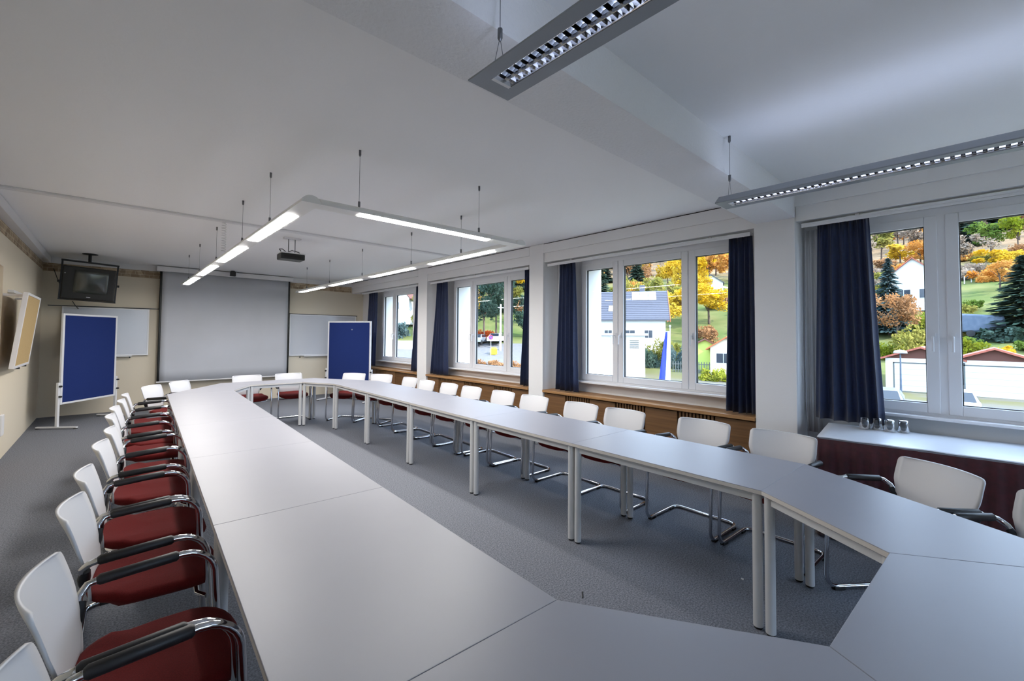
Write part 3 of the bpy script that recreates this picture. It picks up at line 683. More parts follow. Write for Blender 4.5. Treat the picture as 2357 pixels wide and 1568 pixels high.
pm('tarp_blue', (58, 72, 90), 0.6, var=3, c2=(72, 84, 100))
pm('post_grey', (168, 176, 190), 0.5)
pm('bark', (62, 50, 42), 0.9, var=10, c2=(80, 66, 54))
pm('cream_house', (226, 214, 190), 0.9)
def leaf_mat(name, c, c2, sc=0.9):
    m = bpy.data.materials.new(name); m.use_nodes = True; nt = m.node_tree
    nt.nodes.remove(nt.nodes['Principled BSDF']); out = nt.nodes['Material Output']
    t = nt.nodes.new('ShaderNodeTexCoord'); n = nt.nodes.new('ShaderNodeTexNoise'); n.inputs['Scale'].default_value = sc; n.inputs['Detail'].default_value = 5
    oi = nt.nodes.new('ShaderNodeObjectInfo'); ad = nt.nodes.new('ShaderNodeVectorMath'); ad.operation = 'ADD'
    nt.links.new(t.outputs['Object'], ad.inputs[0]); nt.links.new(oi.outputs['Location'], ad.inputs[1]); nt.links.new(ad.outputs[0], n.inputs['Vector'])
    r = nt.nodes.new('ShaderNodeValToRGB'); r.color_ramp.elements[0].position = 0.36; r.color_ramp.elements[1].position = 0.64
    r.color_ramp.elements[0].color = lin(c)+(1,); r.color_ramp.elements[1].color = lin(c2)+(1,)
    nt.links.new(n.outputs['Fac'], r.inputs[0])
    d = nt.nodes.new('ShaderNodeBsdfDiffuse'); tr = nt.nodes.new('ShaderNodeBsdfTranslucent'); mx = nt.nodes.new('ShaderNodeMixShader'); mx.inputs[0].default_value = 0.3
    nt.links.new(r.outputs[0], d.inputs[0]); nt.links.new(r.outputs[0], tr.inputs[0])
    nt.links.new(d.outputs[0], mx.inputs[1]); nt.links.new(tr.outputs[0], mx.inputs[2]); nt.links.new(mx.outputs[0], out.inputs[0])
    MATS[name] = m
leaf_mat('leaf_gold', (171, 131, 20), (190, 160, 59))
leaf_mat('leaf_orange', (166, 102, 38), (188, 142, 78))
leaf_mat('leaf_rust', (128, 89, 56), (152, 116, 84))
leaf_mat('leaf_olive', (100, 102, 46), (137, 129, 67))
leaf_mat('leaf_green', (67, 89, 36), (99, 116, 52))
leaf_mat('leaf_spruce', (41, 59, 46), (70, 88, 80))
leaf_mat('leaf_blue', (57, 75, 76), (86, 102, 102))
leaf_mat('leaf_red', (136, 49, 20), (153, 76, 40))
leaf_mat('leaf_bare', (116, 102, 89), (140, 126, 112))
leaf_mat('leaf_lime', (102, 113, 27), (132, 132, 49))
PROF = [(0, -2.6), (47, -2.6), (58, -0.6), (70, 2.2), (80, 5.6), (110, 13), (200, 36), (360, 82), (500, 130)]
def zt(x, y):
    r = math.hypot(x, y); az = math.degrees(math.atan2(y, x))
    if az < -45 or az > 130: return -2.6
    for (a, za), (b, zb) in zip(PROF, PROF[1:]):
        if r <= b: return za+(zb-za)*(r-a)/(b-a)
    return PROF[-1][1]
def ground_mat():
    m = bpy.data.materials.new('meadow'); m.use_nodes = True; nt = m.node_tree; p = nt.nodes['Principled BSDF']
    p.inputs['Roughness'].default_value = 1; p.inputs['Specular IOR Level'].default_value = 0.05
    t = nt.nodes.new('ShaderNodeTexCoord'); s_ = nt.nodes.new('ShaderNodeSeparateXYZ'); nt.links.new(t.outputs['Object'], s_.inputs[0])
    def noise(sc):
        n = nt.nodes.new('ShaderNodeTexNoise'); n.inputs['Scale'].default_value = sc; n.inputs['Detail'].default_value = 6
        nt.links.new(t.outputs['Object'], n.inputs['Vector']); return n
    def ramp(src, a, b, p0, p1):
        r = nt.nodes.new('ShaderNodeValToRGB'); r.color_ramp.elements[0].position = p0; r.color_ramp.elements[1].position = p1
        r.color_ramp.elements[0].color = lin(a)+(1,); r.color_ramp.elements[1].color = lin(b)+(1,); nt.links.new(src, r.inputs[0]); return r
    g = ramp(noise(0.25).outputs['Fac'], (68, 82, 44), (96, 98, 62), 0.35, 0.65)
    h = ramp(noise(0.12).outputs['Fac'], (104, 88, 68), (132, 112, 90), 0.35, 0.65)
    lowg = ramp(noise(0.3).outputs['Fac'], (92, 90, 82), (88, 86, 62), 0.42, 0.56)
    # meadow up to the edge of the wood, leaf litter above, gravelly yard below
    a = nt.nodes.new('ShaderNodeMath'); a.operation = 'MULTIPLY_ADD'; a.inputs[1].default_value = 9; nt.links.new(noise(0.05).outputs['Fac'], a.inputs[0]); nt.links.new(s_.outputs[2], a.inputs[2])
    mr = nt.nodes.new('ShaderNodeMapRange'); mr.inputs[1].default_value = 18; mr.inputs[2].default_value = 24; nt.links.new(a.outputs[0], mr.inputs[0])
    m1 = nt.nodes.new('ShaderNodeMixRGB'); nt.links.new(mr.outputs[0], m1.inputs[0]); nt.links.new(g.outputs[0], m1.inputs[1]); nt.links.new(h.outputs[0], m1.inputs[2])
    mr2 = nt.nodes.new('ShaderNodeMapRange'); mr2.inputs[1].default_value = -2.5; mr2.inputs[2].default_value = -1.9; nt.links.new(s_.outputs[2], mr2.inputs[0])
    m2 = nt.nodes.new('ShaderNodeMixRGB'); nt.links.new(mr2.outputs[0], m2.inputs[0]); nt.links.new(lowg.outputs[0], m2.inputs[1]); nt.links.new(m1.outputs[0], m2.inputs[2])
    nt.links.new(m2.outputs[0], p.inputs['Base Color']); MATS['meadow'] = m
ground_mat()
rad = [0.5, 20, 40, 47, 52, 58, 64, 70, 75, 80, 90, 100, 110, 130, 155, 180, 200, 240, 290, 360, 430]
NA = 96; vs = []; fs = []
for i, r in enumerate(rad):
    for k in range(NA+1):
        a = math.radians(-180+360*k/NA); x, y = r*math.cos(a), r*math.sin(a)
        vs.append((x, y, zt(x, y)+(0.4*math.sin(x*0.13+1)*math.cos(y*0.17) if r > 60 else 0)))
for i in range(len(rad)-1):
    for k in range(NA): q = i*(NA+1)+k; fs.append((q, q+NA+1, q+NA+2, q+1))
struct(MB().add(vs, fs, True).build('ground', 'meadow'), 'grassy yard and meadow rising to the wooded hillside outside')
def polar(u_az, r): return (r*math.cos(u_az), r*math.sin(u_az))
def road(pts, wd, name, label):
    mb = MB(); vs = []; 
    for i, (x, y) in enumerate(pts):
        a = pts[max(0, i-1)]; b = pts[min(len(pts)-1, i+1)]; d = Vector((b[0]-a[0], b[1]-a[1])).normalized()
        for s_ in (-1, 1): vs.append((x-d.y*s_*wd/2, y+d.x*s_*wd/2, zt(x, y)+0.03))
    o = mb.add(vs, [(2*i, 2*i+1, 2*i+3, 2*i+2) for i in range(len(pts)-1)]).build(name, 'asphalt'); return struct(o, label)
road([(34, -12), (36, -2), (37, 8), (36, 18), (30, 30), (22, 42), (12, 52)], 5.5, 'road', 'asphalt lane passing the garages and the white building')

struct(MB().add([(x_, y_, zt(x_, y_)+0.05) for r_ in (44, 47, 52, 58, 62) for a_ in [0.70+0.05*q for q in range(11)] for x_, y_ in [polar(a_, r_)]], [(i*11+k, (i+1)*11+k, (i+1)*11+k+1, i*11+k+1) for i in range(4) for k in range(10)]).build('pavement', 'asphalt'), 'paved car park outside the far windows')
# --- foliage meshes
def crown_mesh(name, mat, kind, n, size, seed):
    rnd = random.Random(seed); vs = []; fs = []
    cl = [(rnd.gauss(0, 0.42), rnd.gauss(0, 0.42), rnd.uniform(-0.55, 0.75), rnd.uniform(0.22, 0.42)) for _ in range(16)]
    for i in range(n):
        if kind == 'conifer':
            h = rnd.random()**1.25; R = (1-h)*0.36+0.02; lay = (h*11) % 1
            a = rnd.uniform(0, 2*PI); q = R*(0.35+0.65*rnd.random()**0.5)*(1.12-0.5*lay)
            p = Vector((q*math.cos(a), q*math.sin(a), h*2-1)); s = size*(0.5+0.8*(1-h))
            d = Vector((math.cos(a), math.sin(a), -0.35)).normalized()
            n_ = Vector((rnd.gauss(0, .4), rnd.gauss(0, .4), 1)); e = d.cross(n_).normalized()
            q4 = [p-d*s-e*s*0.35, p-d*s+e*s*0.35, p+d*s+e*s*0.2, p+d*s-e*s*0.2]
        else:
            c = cl[rnd.randrange(len(cl))]; v = Vector((rnd.gauss(0, 1), rnd.gauss(0, 1), rnd.gauss(0, 1))).normalized()*c[3]*rnd.random()**0.4
            p = Vector((c[0], c[1], c[2]))+v
            if kind == 'bush': p.z = abs(p.z)*0.9-0.6
            s = size*rnd.uniform(0.6, 1.3)
            d = Vector((rnd.gauss(0, 1), rnd.gauss(0, 1), rnd.gauss(0, 1))).normalized(); e = d.orthogonal().normalized()
            q4 = [p-d*s, p+e*s*0.6, p+d*s, p-e*s*0.6]
        b = len(vs); vs += [tuple(x) for x in q4]; fs.append((b, b+1, b+2, b+3))
    me = bpy.data.meshes.new(name); me.from_pydata(vs, [], fs); me.materials.append(MATS[mat]); me.update(); return me
CR = {}
def crown(mat, kind, fine):
    k = (mat, kind, fine)
    if k not in CR:
        n, s_ = {0: (800, 0.13), 1: (1500, 0.095), 2: (2600, 0.065)}[fine]
        CR[k] = crown_mesh('crown', mat, kind, n, s_, len(CR)+3)
    return CR[k]
mbt = MB().tube([(0, 0, -1.0), (0.02, 0.01, -0.4), (0, 0, 0.25)], [0.055, 0.04, 0.02], 6)
for a in range(5):
    c, s_ = math.cos(a*1.26), math.sin(a*1.26); mbt.tube([(0, 0, -0.45+0.12*a), (0.25*c, 0.25*s_, -0.1+0.12*a), (0.45*c, 0.45*s_, 0.2+0.1*a)], [0.022, 0.014, 0.006], 5, cap=False)
trunk_me = mbt.mesh('trunk', 'bark')
cone_trunk = MB().tube([(0, 0, -1.12), (0, 0, 0.9)], [0.045, 0.008], 6).mesh('trunk', 'bark')
rt = random.Random(77); placed = []
def plant(x, y, w_, h, mat, kind, fine, name, label, cat, group=None, zoff=0.0, trunk=True):
    """w_: crown width, h: full height; stands on the ground"""
    z = zt(x, y)+zoff; placed.append((x, y, w_))
    t = thing(name, label, cat, (x, y, z), rt.uniform(0, 6.28), group)
    c = bpy.data.objects.new('crown', crown(mat, kind, fine)); COL.objects.link(c); c.parent = t
    if kind == 'bush': c.scale = (w_/2, w_/2, h/1.35); c.location = (0, 0, 0.58*h/1.35)
    elif kind == 'conifer': c.scale = (w_/0.72, w_/0.72, h*0.48); c.location = (0, 0, h*0.52)
    else: c.scale = (w_/2, w_/2, h*0.40); c.location = (0, 0, h*0.60)
    if trunk and kind != 'bush':
        k = bpy.data.objects.new('trunk', cone_trunk if kind == 'conifer' else trunk_me); COL.objects.link(k); k.parent = t
        k.scale = (w_/2, w_/2, h*0.48 if kind == 'conifer' else h*0.5); k.location = (0, 0, h*0.52 if kind == 'conifer' else h*0.5)
    return t
# --- things outside the near window
def gable_house(name, label, cat, x, y, rz, wd, ln, wall, ridge, wm, rm, z=None, over=0.4, windows=(), tiles=None, gable_m=None, base=-1.0):
    """gable ends face local -x/+x; wd along y, ln along x"""
    z = zt(x, y) if z is None else z
    t = thing(name, label, cat, (x, y, z), rz)
    a, b = ln/2, wd/2
    MB().prism([(-a, -b), (a, -b), (a, b), (-a, b)], base, wall).build('wall', wm, t)
    for s_ in (-1, 1): MB().add([(s_*a, -b, wall), (s_*a, b, wall), (s_*a, 0, ridge), (s_*(a-0.1), -b, wall), (s_*(a-0.1), b, wall), (s_*(a-0.1), 0, ridge)], [(0, 1, 2), (3, 5, 4), (0, 2, 5, 3), (1, 4, 5, 2)]).build('gable', gable_m or wm, t)
    sl = (ridge-wall)/b
    for s_ in (-1, 1):
        zo = wall-over*sl
        MB().add([(-a-over, s_*(b+over), zo), (a+over, s_*(b+over), zo), (a+over, 0, ridge), (-a-over, 0, ridge), (-a-over, s_*(b+over), zo+0.14), (a+over, s_*(b+over), zo+0.14), (a+over, 0, ridge+0.14), (-a-over, 0, ridge+0.14)],
                 [(0, 1, 2, 3), (4, 7, 6, 5), (0, 4, 5, 1), (3, 2, 6, 7), (0, 3, 7, 4), (1, 5, 6, 2)]).build('roof', rm, t)
    for (face, c, zz, ww, hh) in windows:
        if face in ('-y', '+y'):
            s_ = -1 if face == '-y' else 1; y0 = s_*b
            f = MB().box(c-ww/2, c+ww/2, y0-0.05, y0+0.05, zz, zz+hh).build('window', 'door_white', t)
            MB().box(c-ww/2+0.08, c-0.03, y0+s_*0.05, y0+s_*0.07, zz+0.08, zz+hh-0.08).box(c+0.03, c+ww/2-0.08, y0+s_*0.05, y0+s_*0.07, zz+0.08, zz+hh-0.08).build('pane', 'dark_pane', f)
        else:
            s_ = -1 if face == '-x' else 1; x0 = s_*a
            f = MB().box(x0-0.05, x0+0.05, c-ww/2, c+ww/2, zz, zz+hh).build('window', 'door_white', t)
            MB().box(x0+s_*0.05, x0+s_*0.07, c-ww/2+0.08, c-0.03, zz+0.08, zz+hh-0.08).box(x0+s_*0.05, x0+s_*0.07, c+0.03, c+ww/2-0.08, zz+0.08, zz+hh-0.08).build('pane', 'dark_pane', f)
    return t
# twin garage: two low gabled bays with roller doors facing the room
def garage(x, y, rz, wd, label, side=False):
    t = gable_house('garage', label, 'garage', x, y, rz, wd, 5.5, 2.55, 3.35, 'render_white', 'roof_red', z=-2.6, over=0.35, gable_m='roof_brown')
    MB().box(-2.80, -2.72, -wd/2+0.5, wd/2-0.55, 0.0, 2.15).build('garage_door', 'door_white', t)
    MB().box(-2.82, -2.76, -wd/2+0.42, -wd/2+0.5, 0, 2.23).box(-2.82, -2.76, wd/2-0.55, wd/2-0.47, 0, 2.23).box(-2.82, -2.76, -wd/2+0.42, wd/2-0.47, 2.15, 2.23).build('door_frame', 'fence_grey', t)
    for k in range(1, 5): MB().box(-2.815, -2.80, -wd/2+0.5, wd/2-0.55, 0.43*k-0.012, 0.43*k+0.012).build('door_rib', 'post_grey', t)
    if side:
        d = MB().box(-2.80, -2.74, wd/2-0.42, wd/2+0.42, 0.0, 0.02).build('threshold', 'fence_grey', t)
    return t
g1 = garage(48.6, 3.45, 0.0, 4.2, 'white garage bay with red roof beside the blue lamp post')
g2 = garage(48.4, -0.35, 0.0, 4.0, 'white garage bay with a dark side door behind the parked car')
sd_ = MB().box(-2.80, -2.73, 1.45, 2.25, 0.75, 2.35).build('side_door', 'dark_pane', g2); MB().box(-2.81, -2.80, 1.83, 1.87, 0.75, 2.35).build('glazing_bar', 'post_grey', sd_)
def car(x, y, rz, m, label):
    t = thing('car', label, 'car', (x, y, zt(x, y)+0.03), rz, 'parked cars')
    prof = [(-2.1, 0.35), (-2.1, 0.75), (-1.75, 0.95), (-1.3, 1.0), (-0.75, 1.42), (0.85, 1.45), (1.5, 1.02), (2.05, 0.9), (2.1, 0.4)]
    vs = [(px, s_*(0.82 if pz < 1.1 else 0.62), pz) for s_ in (-1, 1) for px, pz in prof]; n = len(prof)
    MB().add(vs, [list(range(n)), list(range(n, 2*n))[::-1]]+[(i, n+i, n+(i+1) % n, (i+1) % n) for i in range(n)]).build('body', m, t, bevel=0.05)
    gls = [(-1.2, 1.03), (-0.72, 1.38), (0.8, 1.40), (1.32, 1.03)]
    for s_ in (-1, 1): MB().add([(px, s_*(0.83 if pz < 1.1 else 0.65), pz) for px, pz in gls]+[(px, s_*(0.80 if pz < 1.1 else 0.60), pz) for px, pz in gls], [(0, 1, 2, 3), (7, 6, 5, 4), (0, 3, 7, 4), (1, 5, 6, 2), (0, 4, 5, 1), (3, 2, 6, 7)]).build('side_window', 'car_glass', t)
    MB().add([(-1.34, -0.7, 1.01), (-1.34, 0.7, 1.01), (-0.78, 0.58, 1.42), (-0.78, -0.58, 1.42), (-1.25, -0.7, 1.0), (-1.25, 0.7, 1.0), (-0.7, 0.58, 1.4), (-0.7, -0.58, 1.4)], [(0, 3, 2, 1), (4, 5, 6, 7), (0, 1, 5, 4), (2, 3, 7, 6)]).build('windscreen', 'car_glass', t)
    for px in (-1.3, 1.3):
        for s_ in (-1, 1): MB().tube([(px, s_*0.72, 0.32), (px, s_*0.86, 0.32)], 0.32, 14).build('wheel', 'black_rubber', t)
car(32.0, 1.15, 0.06, 'car_white', 'white car parked before the garages')
car(30.0, 3.75, 0.1, 'car_grey', 'grey car at the curtain edge of the near window')
car(40.3, 47.2, 0.6, 'car_white', 'white car parked under the red bush')
car(38.0, 48.3, 0.6, 'car_grey', 'grey car parked beside the utility pole')
def lamp_post(x, y, h, label):
    t = thing('lamp_post', label, 'lamp post', (x, y, zt(x, y)))
    MB().tube([(0, 0, 0), (0, 0, h)], [0.07, 0.045], 8).build('pole', 'tarp_blue', t)
    MB().lathe([(0.0, h+0.02), (0.42, h+0.04), (0.36, h+0.22), (0.0, h+0.30)], 12).build('lamp_head', 'post_grey', t)
lamp_post(43.8, 4.43, 2.95, 'blue street lamp with a broad pale head by the garages')
gable_house('hillside_house', 'white gabled house with red roof half way up the hill', 'house', 82.3, 6.6, 0.0, 5.2, 7, 3.6, 6.0, 'render_white', 'roof_red', windows=(('-x', 0.9, 0.6, 1.5, 1.3), ('-x', -1.2, 0.6, 1.2, 1.3)))
plant(68.2, 7.85, 4.6, 9.2, 'leaf_blue', 'conifer', 2, 'blue_spruce', 'tall blue spruce by the blue curtain of the near window', 'tree')
plant(57.6, 6.45, 3.4, 2.6, 'leaf_lime', 'bush', 2, 'garden_shrub', 'yellow-green shrub at the foot of the blue spruce', 'shrub')
plant(59.5, 4.7, 5.2, 4.4, 'leaf_olive', 'bush', 2, 'garden_shrub', 'large olive thicket rising behind the lamp-post garage', 'shrub')
plant(63.0, 6.6, 4.5, 6.0, 'leaf_rust', 'round', 2, 'garden_tree', 'brown tree between the spruce and the olive thicket', 'tree')
plant(57.9, -0.9, 2.7, 2.5, 'leaf_gold', 'bush', 2, 'golden_shrub', 'bright golden shrub above the garage roof', 'shrub')
plant(69.0, -2.6, 6.4, 8.2, 'leaf_spruce', 'conifer', 2, 'dark_fir', 'dark green fir at the frame edge of the near window', 'tree', 'dark firs on the meadow')
plant(74.0, -8.2, 7.0, 9.5, 'leaf_spruce', 'conifer', 2, 'dark_fir', 'dark green fir outermost on the meadow', 'tree', 'dark firs on the meadow')
plant(66.0, -1.1, 4.4, 2.6, 'leaf_spruce', 'bush', 1, 'dark_bush', 'low dark bush at the foot of the fir', 'shrub')
plant(103, -1.9, 6.5, 4.6, 'leaf_gold', 'round', 2, 'apple_tree', 'spreading yellow apple tree on the open meadow', 'tree')
plant(90, -1.35, 4.4, 4.2, 'leaf_orange', 'round', 2, 'orange_tree', 'orange tree beside the dark fir', 'tree')
plant(120, 8.8, 7.0, 5.4, 'leaf_orange', 'round', 2, 'orange_tree', 'orange tree above the red-roofed hillside house', 'tree')
plant(92, 7.9, 4.0, 3.6, 'leaf_orange', 'round', 2, 'orange_tree', 'small orange tree left of the red-roofed hillside house', 'tree')
plant(128, 12.6, 7.0, 5.0, 'leaf_gold', 'round', 1, 'yellow_tree', 'yellow tree by the curtain at the top of the meadow', 'tree')
plant(135, -1.0, 8, 7.5, 'leaf_green', 'round', 1, 'green_tree', 'round green tree at the upper edge of the meadow', 'tree')
plant(133, -4.6, 5, 8.5, 'leaf_lime', 'round', 1, 'lime_tree', 'slim lime-coloured tree at the upper edge of the meadow', 'tree')
plant(118, 3.4, 6, 6.5, 'leaf_bare', 'round', 1, 'bare_tree', 'leafless brown tree at the upper edge of the meadow', 'tree')
plant(60, 1.9, 3.6, 2.6, 'leaf_lime', 'bush', 1, 'pale_bush', 'pale yellow bush beside the tarpaulin trailer', 'shrub')
for k in range(6):
    x, y = 96+k*0.9, 2.9-k*0.72
    tag(MB().box(-0.06, 0.06, -0.06, 0.06, -0.3, 1.3).add([(-.06, -.06, 1.3), (.06, -.06, 1.3), (.06, .06, 1.3), (-.06, .06, 1.3), (0, 0, 1.45)], [(0, 1, 4), (1, 2, 4), (2, 3, 4), (3, 0, 4)]).build('fence_post', 'door_white', loc=(x, y, zt(x, y))), 'one of the pale fence posts crossing the meadow', 'fence post', 'pale fence posts on the meadow')
tr = thing('trailer', 'trailer under a blue-grey tarpaulin on the meadow before the firs', 'trailer', (68, 0.55, zt(68, 0.55)), 0.2)
MB().add([(-1, -1.9, 0.5), (1, -1.9, 0.5), (1, 1.9, 0.5), (-1, 1.9, 0.5), (-.9, -1.7, 2.2), (.9, -1.7, 2.2), (.9, 1.7, 2.5), (-.9, 1.7, 2.5)], [(0, 3, 2, 1), (4, 5, 6, 7), (0, 1, 5, 4), (1, 2, 6, 5), (2, 3, 7, 6), (3, 0, 4, 7)]).build('tarpaulin', 'tarp_blue', tr, bevel=0.2)
for s_ in (-1, 1):
    for yy in (-0.8, 0.8): MB().tube([(s_*0.8, yy, 0.35), (s_*1.0, yy, 0.35)], 0.35, 12).build('wheel', 'black_rubber', tr)

# --- things outside the middle window
ub = thing('utility_building', 'white flat-roofed utility building with louvred vents', 'building', (0, 0, -2.6))
c0, c1 = Vector((37.6, 26.3)), Vector((39.65, 23.33)); e = (c1-c0).normalized(); nrm = Vector((-e.y, e.x))
if nrm.dot(c0) < 0: nrm = -nrm
c0 = c1-e*7.0
P = [c1, c0, c0+nrm*5, c1+nrm*5]
MB().prism([tuple(p) for p in P], 0, 4.2).build('wall', 'render_white', ub)
ex = [c1+e*0.3-nrm*0.3, c0-e*0.3-nrm*0.3, c0+nrm*5.3-e*0.3, c1+nrm*5.3+e*0.3]
MB().prism([tuple(p) for p in ex], 4.2, 4.42).build('roof_slab', 'post_grey', ub)
for k in range(2):
    q = c1-e*(1.05+1.35*k)-nrm*0.02; f = MB().prism([tuple(q-e*0.5), tuple(q+e*0.5), tuple(q+e*0.5+nrm*0.02), tuple(q-e*0.5+nrm*0.02)], 2.85, 3.85).build('vent', 'door_white', ub)
    for j in range(5):
        z = 2.92+0.18*j; MB().prism([tuple(q-e*0.45-nrm*0.03), tuple(q+e*0.45-nrm*0.03), tuple(q+e*0.45), tuple(q-e*0.45)], z, z+0.08).build('louvre', 'fence_grey', f)
dp = c1-e*3.3-nrm*0.06; MB().tube([(dp.x, dp.y, 0.2), (dp.x, dp.y, 3.7), (dp.x-nrm.x*0.2, dp.y-nrm.y*0.2, 4.1)], 0.06, 6).build('downpipe', 'post_grey', ub)
# white house with slate roof: ridge runs roughly across the view
hx, hy = 53.0, 33.4; hz = zt(52.9, 28.3)
ha = math.atan2(28.3-32.6, 52.9-50.2)
hs = gable_house('white_house', 'white house with dark slate roof and solar panels', 'house', 52.06, 34.0, ha, 8.4, 10.5, 4.1, 7.7, 'render_white', 'slate', z=hz, over=0.5, windows=(('-y', 3.2, 1.4, 1.1, 1.1), ('-y', 0.9, 1.4, 1.4, 1.1), ('-y', -1.8, 1.4, 1.1, 1.1)))
sl = 3.6/4.2
def on_roof(x, t_): return (x, -4.7+4.7*t_, 4.1-0.5*sl+0.14+(3.6+0.5*sl)*t_)
for k in range(16):   # tile courses
    t_ = (k+0.1)/16; a = on_roof(-5.75, t_); b = on_roof(5.75, t_)
    MB().box(-5.75, 5.75, a[1]-0.04, a[1]+0.22, a[2]-0.02, a[2]+0.07).build('tile_course', 'slate', hs)
for k in range(3):
    x0 = 1.2+1.05*k; p0, p1 = on_roof(x0, 0.66), on_roof(x0, 0.93)
    MB().add([(x0, p0[1], p0[2]+0.16), (x0+0.98, p0[1], p0[2]+0.16), (x0+0.98, p1[1], p1[2]+0.16), (x0, p1[1], p1[2]+0.16), (x0, p0[1], p0[2]+0.05), (x0+0.98, p0[1], p0[2]+0.05), (x0+0.98, p1[1], p1[2]+0.05), (x0, p1[1], p1[2]+0.05)], [(0, 1, 2, 3), (4, 7, 6, 5), (0, 4, 5, 1), (1, 5, 6, 2), (2, 6, 7, 3), (3, 7, 4, 0)]).build('solar_panel', 'solar', hs)
p0, p1 = on_roof(-1.8, 0.28), on_roof(-1.8, 0.44)
MB().add([(-1.8, p0[1], p0[2]+0.14), (-0.9, p0[1], p0[2]+0.14), (-0.9, p1[1], p1[2]+0.14), (-1.8, p1[1], p1[2]+0.14), (-1.8, p0[1], p0[2]), (-0.9, p0[1], p0[2]), (-0.9, p1[1], p1[2]), (-1.8, p1[1], p1[2])], [(0, 1, 2, 3), (0, 4, 5, 1), (1, 5, 6, 2), (2, 6, 7, 3), (3, 7, 4, 0)]).build('roof_window', 'solar', hs)
MB().box(2.2, 2.9, 0.2, 0.9, 7.0, 8.7).build('chimney', 'slate', hs)
MB().box(5.72, 5.80, -4.6, -0.1, 3.6, 4.0).build('verge_board', 'wood_orange', hs).matrix_local = Matrix.Identity(4)
vb = MB(); a, b = on_roof(5.78, 0), on_roof(5.78, 1)
vb.add([(5.76, a[1], a[2]-0.35), (5.84, a[1], a[2]-0.35), (5.84, b[1], b[2]-0.35), (5.76, b[1], b[2]-0.35), (5.76, a[1], a[2]+0.1), (5.84, a[1], a[2]+0.1), (5.84, b[1], b[2]+0.1), (5.76, b[1], b[2]+0.1)], [(0, 3, 2, 1), (4, 5, 6, 7), (0, 1, 5, 4), (2, 3, 7, 6), (1, 2, 6, 5), (0, 4, 7, 3)]).build('verge_board', 'wood_orange', hs)
fl = thing('flag_banner', 'tall blue and white banner hanging on a pole by the lane', 'flag', (26.6, 13.86, -2.6))
MB().tube([(0, 0, 0), (0, 0, 4.75)], 0.03, 8).build('pole', 'post_grey', fl)
MB().tube([(0, 0, 4.45), (-0.20, 0.33, 4.45)], 0.015, 6).build('crossbar', 'post_grey', fl)
MB().lathe([(0, 4.72), (0.05, 4.74), (0.07, 4.79), (0.04, 4.85), (0, 4.86)], 10).build('finial', 'post_grey', fl)
def ban(u0, u1):
    def fn(u, v):
        q = u0+(u1-u0)*u; sp = 0.35+0.65*v
        return (-0.42*q*sp+0.03*math.sin(v*6+q*9), 0.70*q*sp, 4.4-4.0*v)
    return fn
MB().sheet(ban(0.0, 0.45), 4, 12, lambda u, v: (0.01, 0.005, 0)).build('white_stripe', 'flag_white', fl)
MB().sheet(ban(0.45, 1.0), 5, 12, lambda u, v: (0.01, 0.005, 0)).build('blue_stripe', 'flag_blue', fl)
gable_house('garden_shed', 'small yellow-green shed with brown roof behind the picket fence', 'shed', 47.6, 20.8, 0.42, 2.6, 3.0, 2.2, 2.9, 'shed_green', 'roof_brown', over=0.3)
gable_house('garden_shed', 'timber shed with orange roof at the curtain edge', 'shed', 46.6, 18.0, 0.3, 3.0, 3.0, 2.5, 3.5, 'cream_house', 'wood_orange', over=0.4, windows=(('-x', 0.3, 0.9, 1.4, 1.1),))
fc = thing('picket_fence', 'dark picket fence before the yellow-green shed', 'fence', (44.5, 20.6, zt(44.5, 20.6)), -1.15)
pk = None
for k in range(16):
    if pk is None: pk = MB().box(-0.04, 0.04, -0.015, 0.015, 0, 1.15).build('picket', 'fence_grey', fc); pk.location = (-2+0.25*k, 0, 0)
    else: inst(pk, fc, (-2+0.25*k, 0, 0))
for z in (0.25, 0.85): MB().box(-2.1, 1.9, 0.015, 0.05, z, z+0.08).build('fence_rail', 'fence_grey', fc)
plant(41.4, 17.4, 3.0, 1.9, 'leaf_lime', 'bush', 2, 'garden_shrub', 'yellowish shrub at the lane before the sheds', 'shrub')
plant(68.0, 29.0, 7.0, 6.2, 'leaf_gold', 'round', 2, 'yellow_tree', 'broad yellow tree above the garden sheds', 'tree')
plant(72.0, 33.0, 5.0, 7.5, 'leaf_gold', 'round', 2, 'yellow_tree', 'yellow tree right of the slate-roofed house', 'tree')
gable_house('small_house', 'small white gabled house high above the garden sheds', 'house', 92.5, 39.0, 0.4, 4.4, 5, 2.0, 3.6, 'render_white', 'slate', over=0.3, windows=(('-x', 0, 2.0, 0.8, 0.8),))
plant(91.0, 37.6, 3.0, 2.2, 'leaf_spruce', 'bush', 1, 'dark_bush', 'dark bush before the small white house', 'shrub')
for k, (x, y, w_, h, m_) in enumerate([(44.2, 25.6, 3.0, 3.6, 'leaf_spruce'), (46.4, 24.6, 3.2, 3.2, 'leaf_olive'), (45.4, 23.2, 2.6, 4.0, 'leaf_blue'), (47.6, 22.7, 2.8, 3.4, 'leaf_spruce'), (48.8, 26.4, 3.4, 3.4, 'leaf_olive')]):
    plant(x, y, w_, h, m_, 'bush', 2, 'garden_shrub', ['dark shrub tight against the utility building', 'olive shrub below the white house windows', 'grey-green shrub left of the banner', 'dark shrub right of the banner', 'olive shrub under the house wall'][k], 'shrub', 'shrubs before the white house')
plant(54.5, 39.6, 5.5, 12.0, 'leaf_spruce', 'conifer', 2, 'spruce_tree', 'tall spruce beside the bright window reveal left of the white house', 'tree')
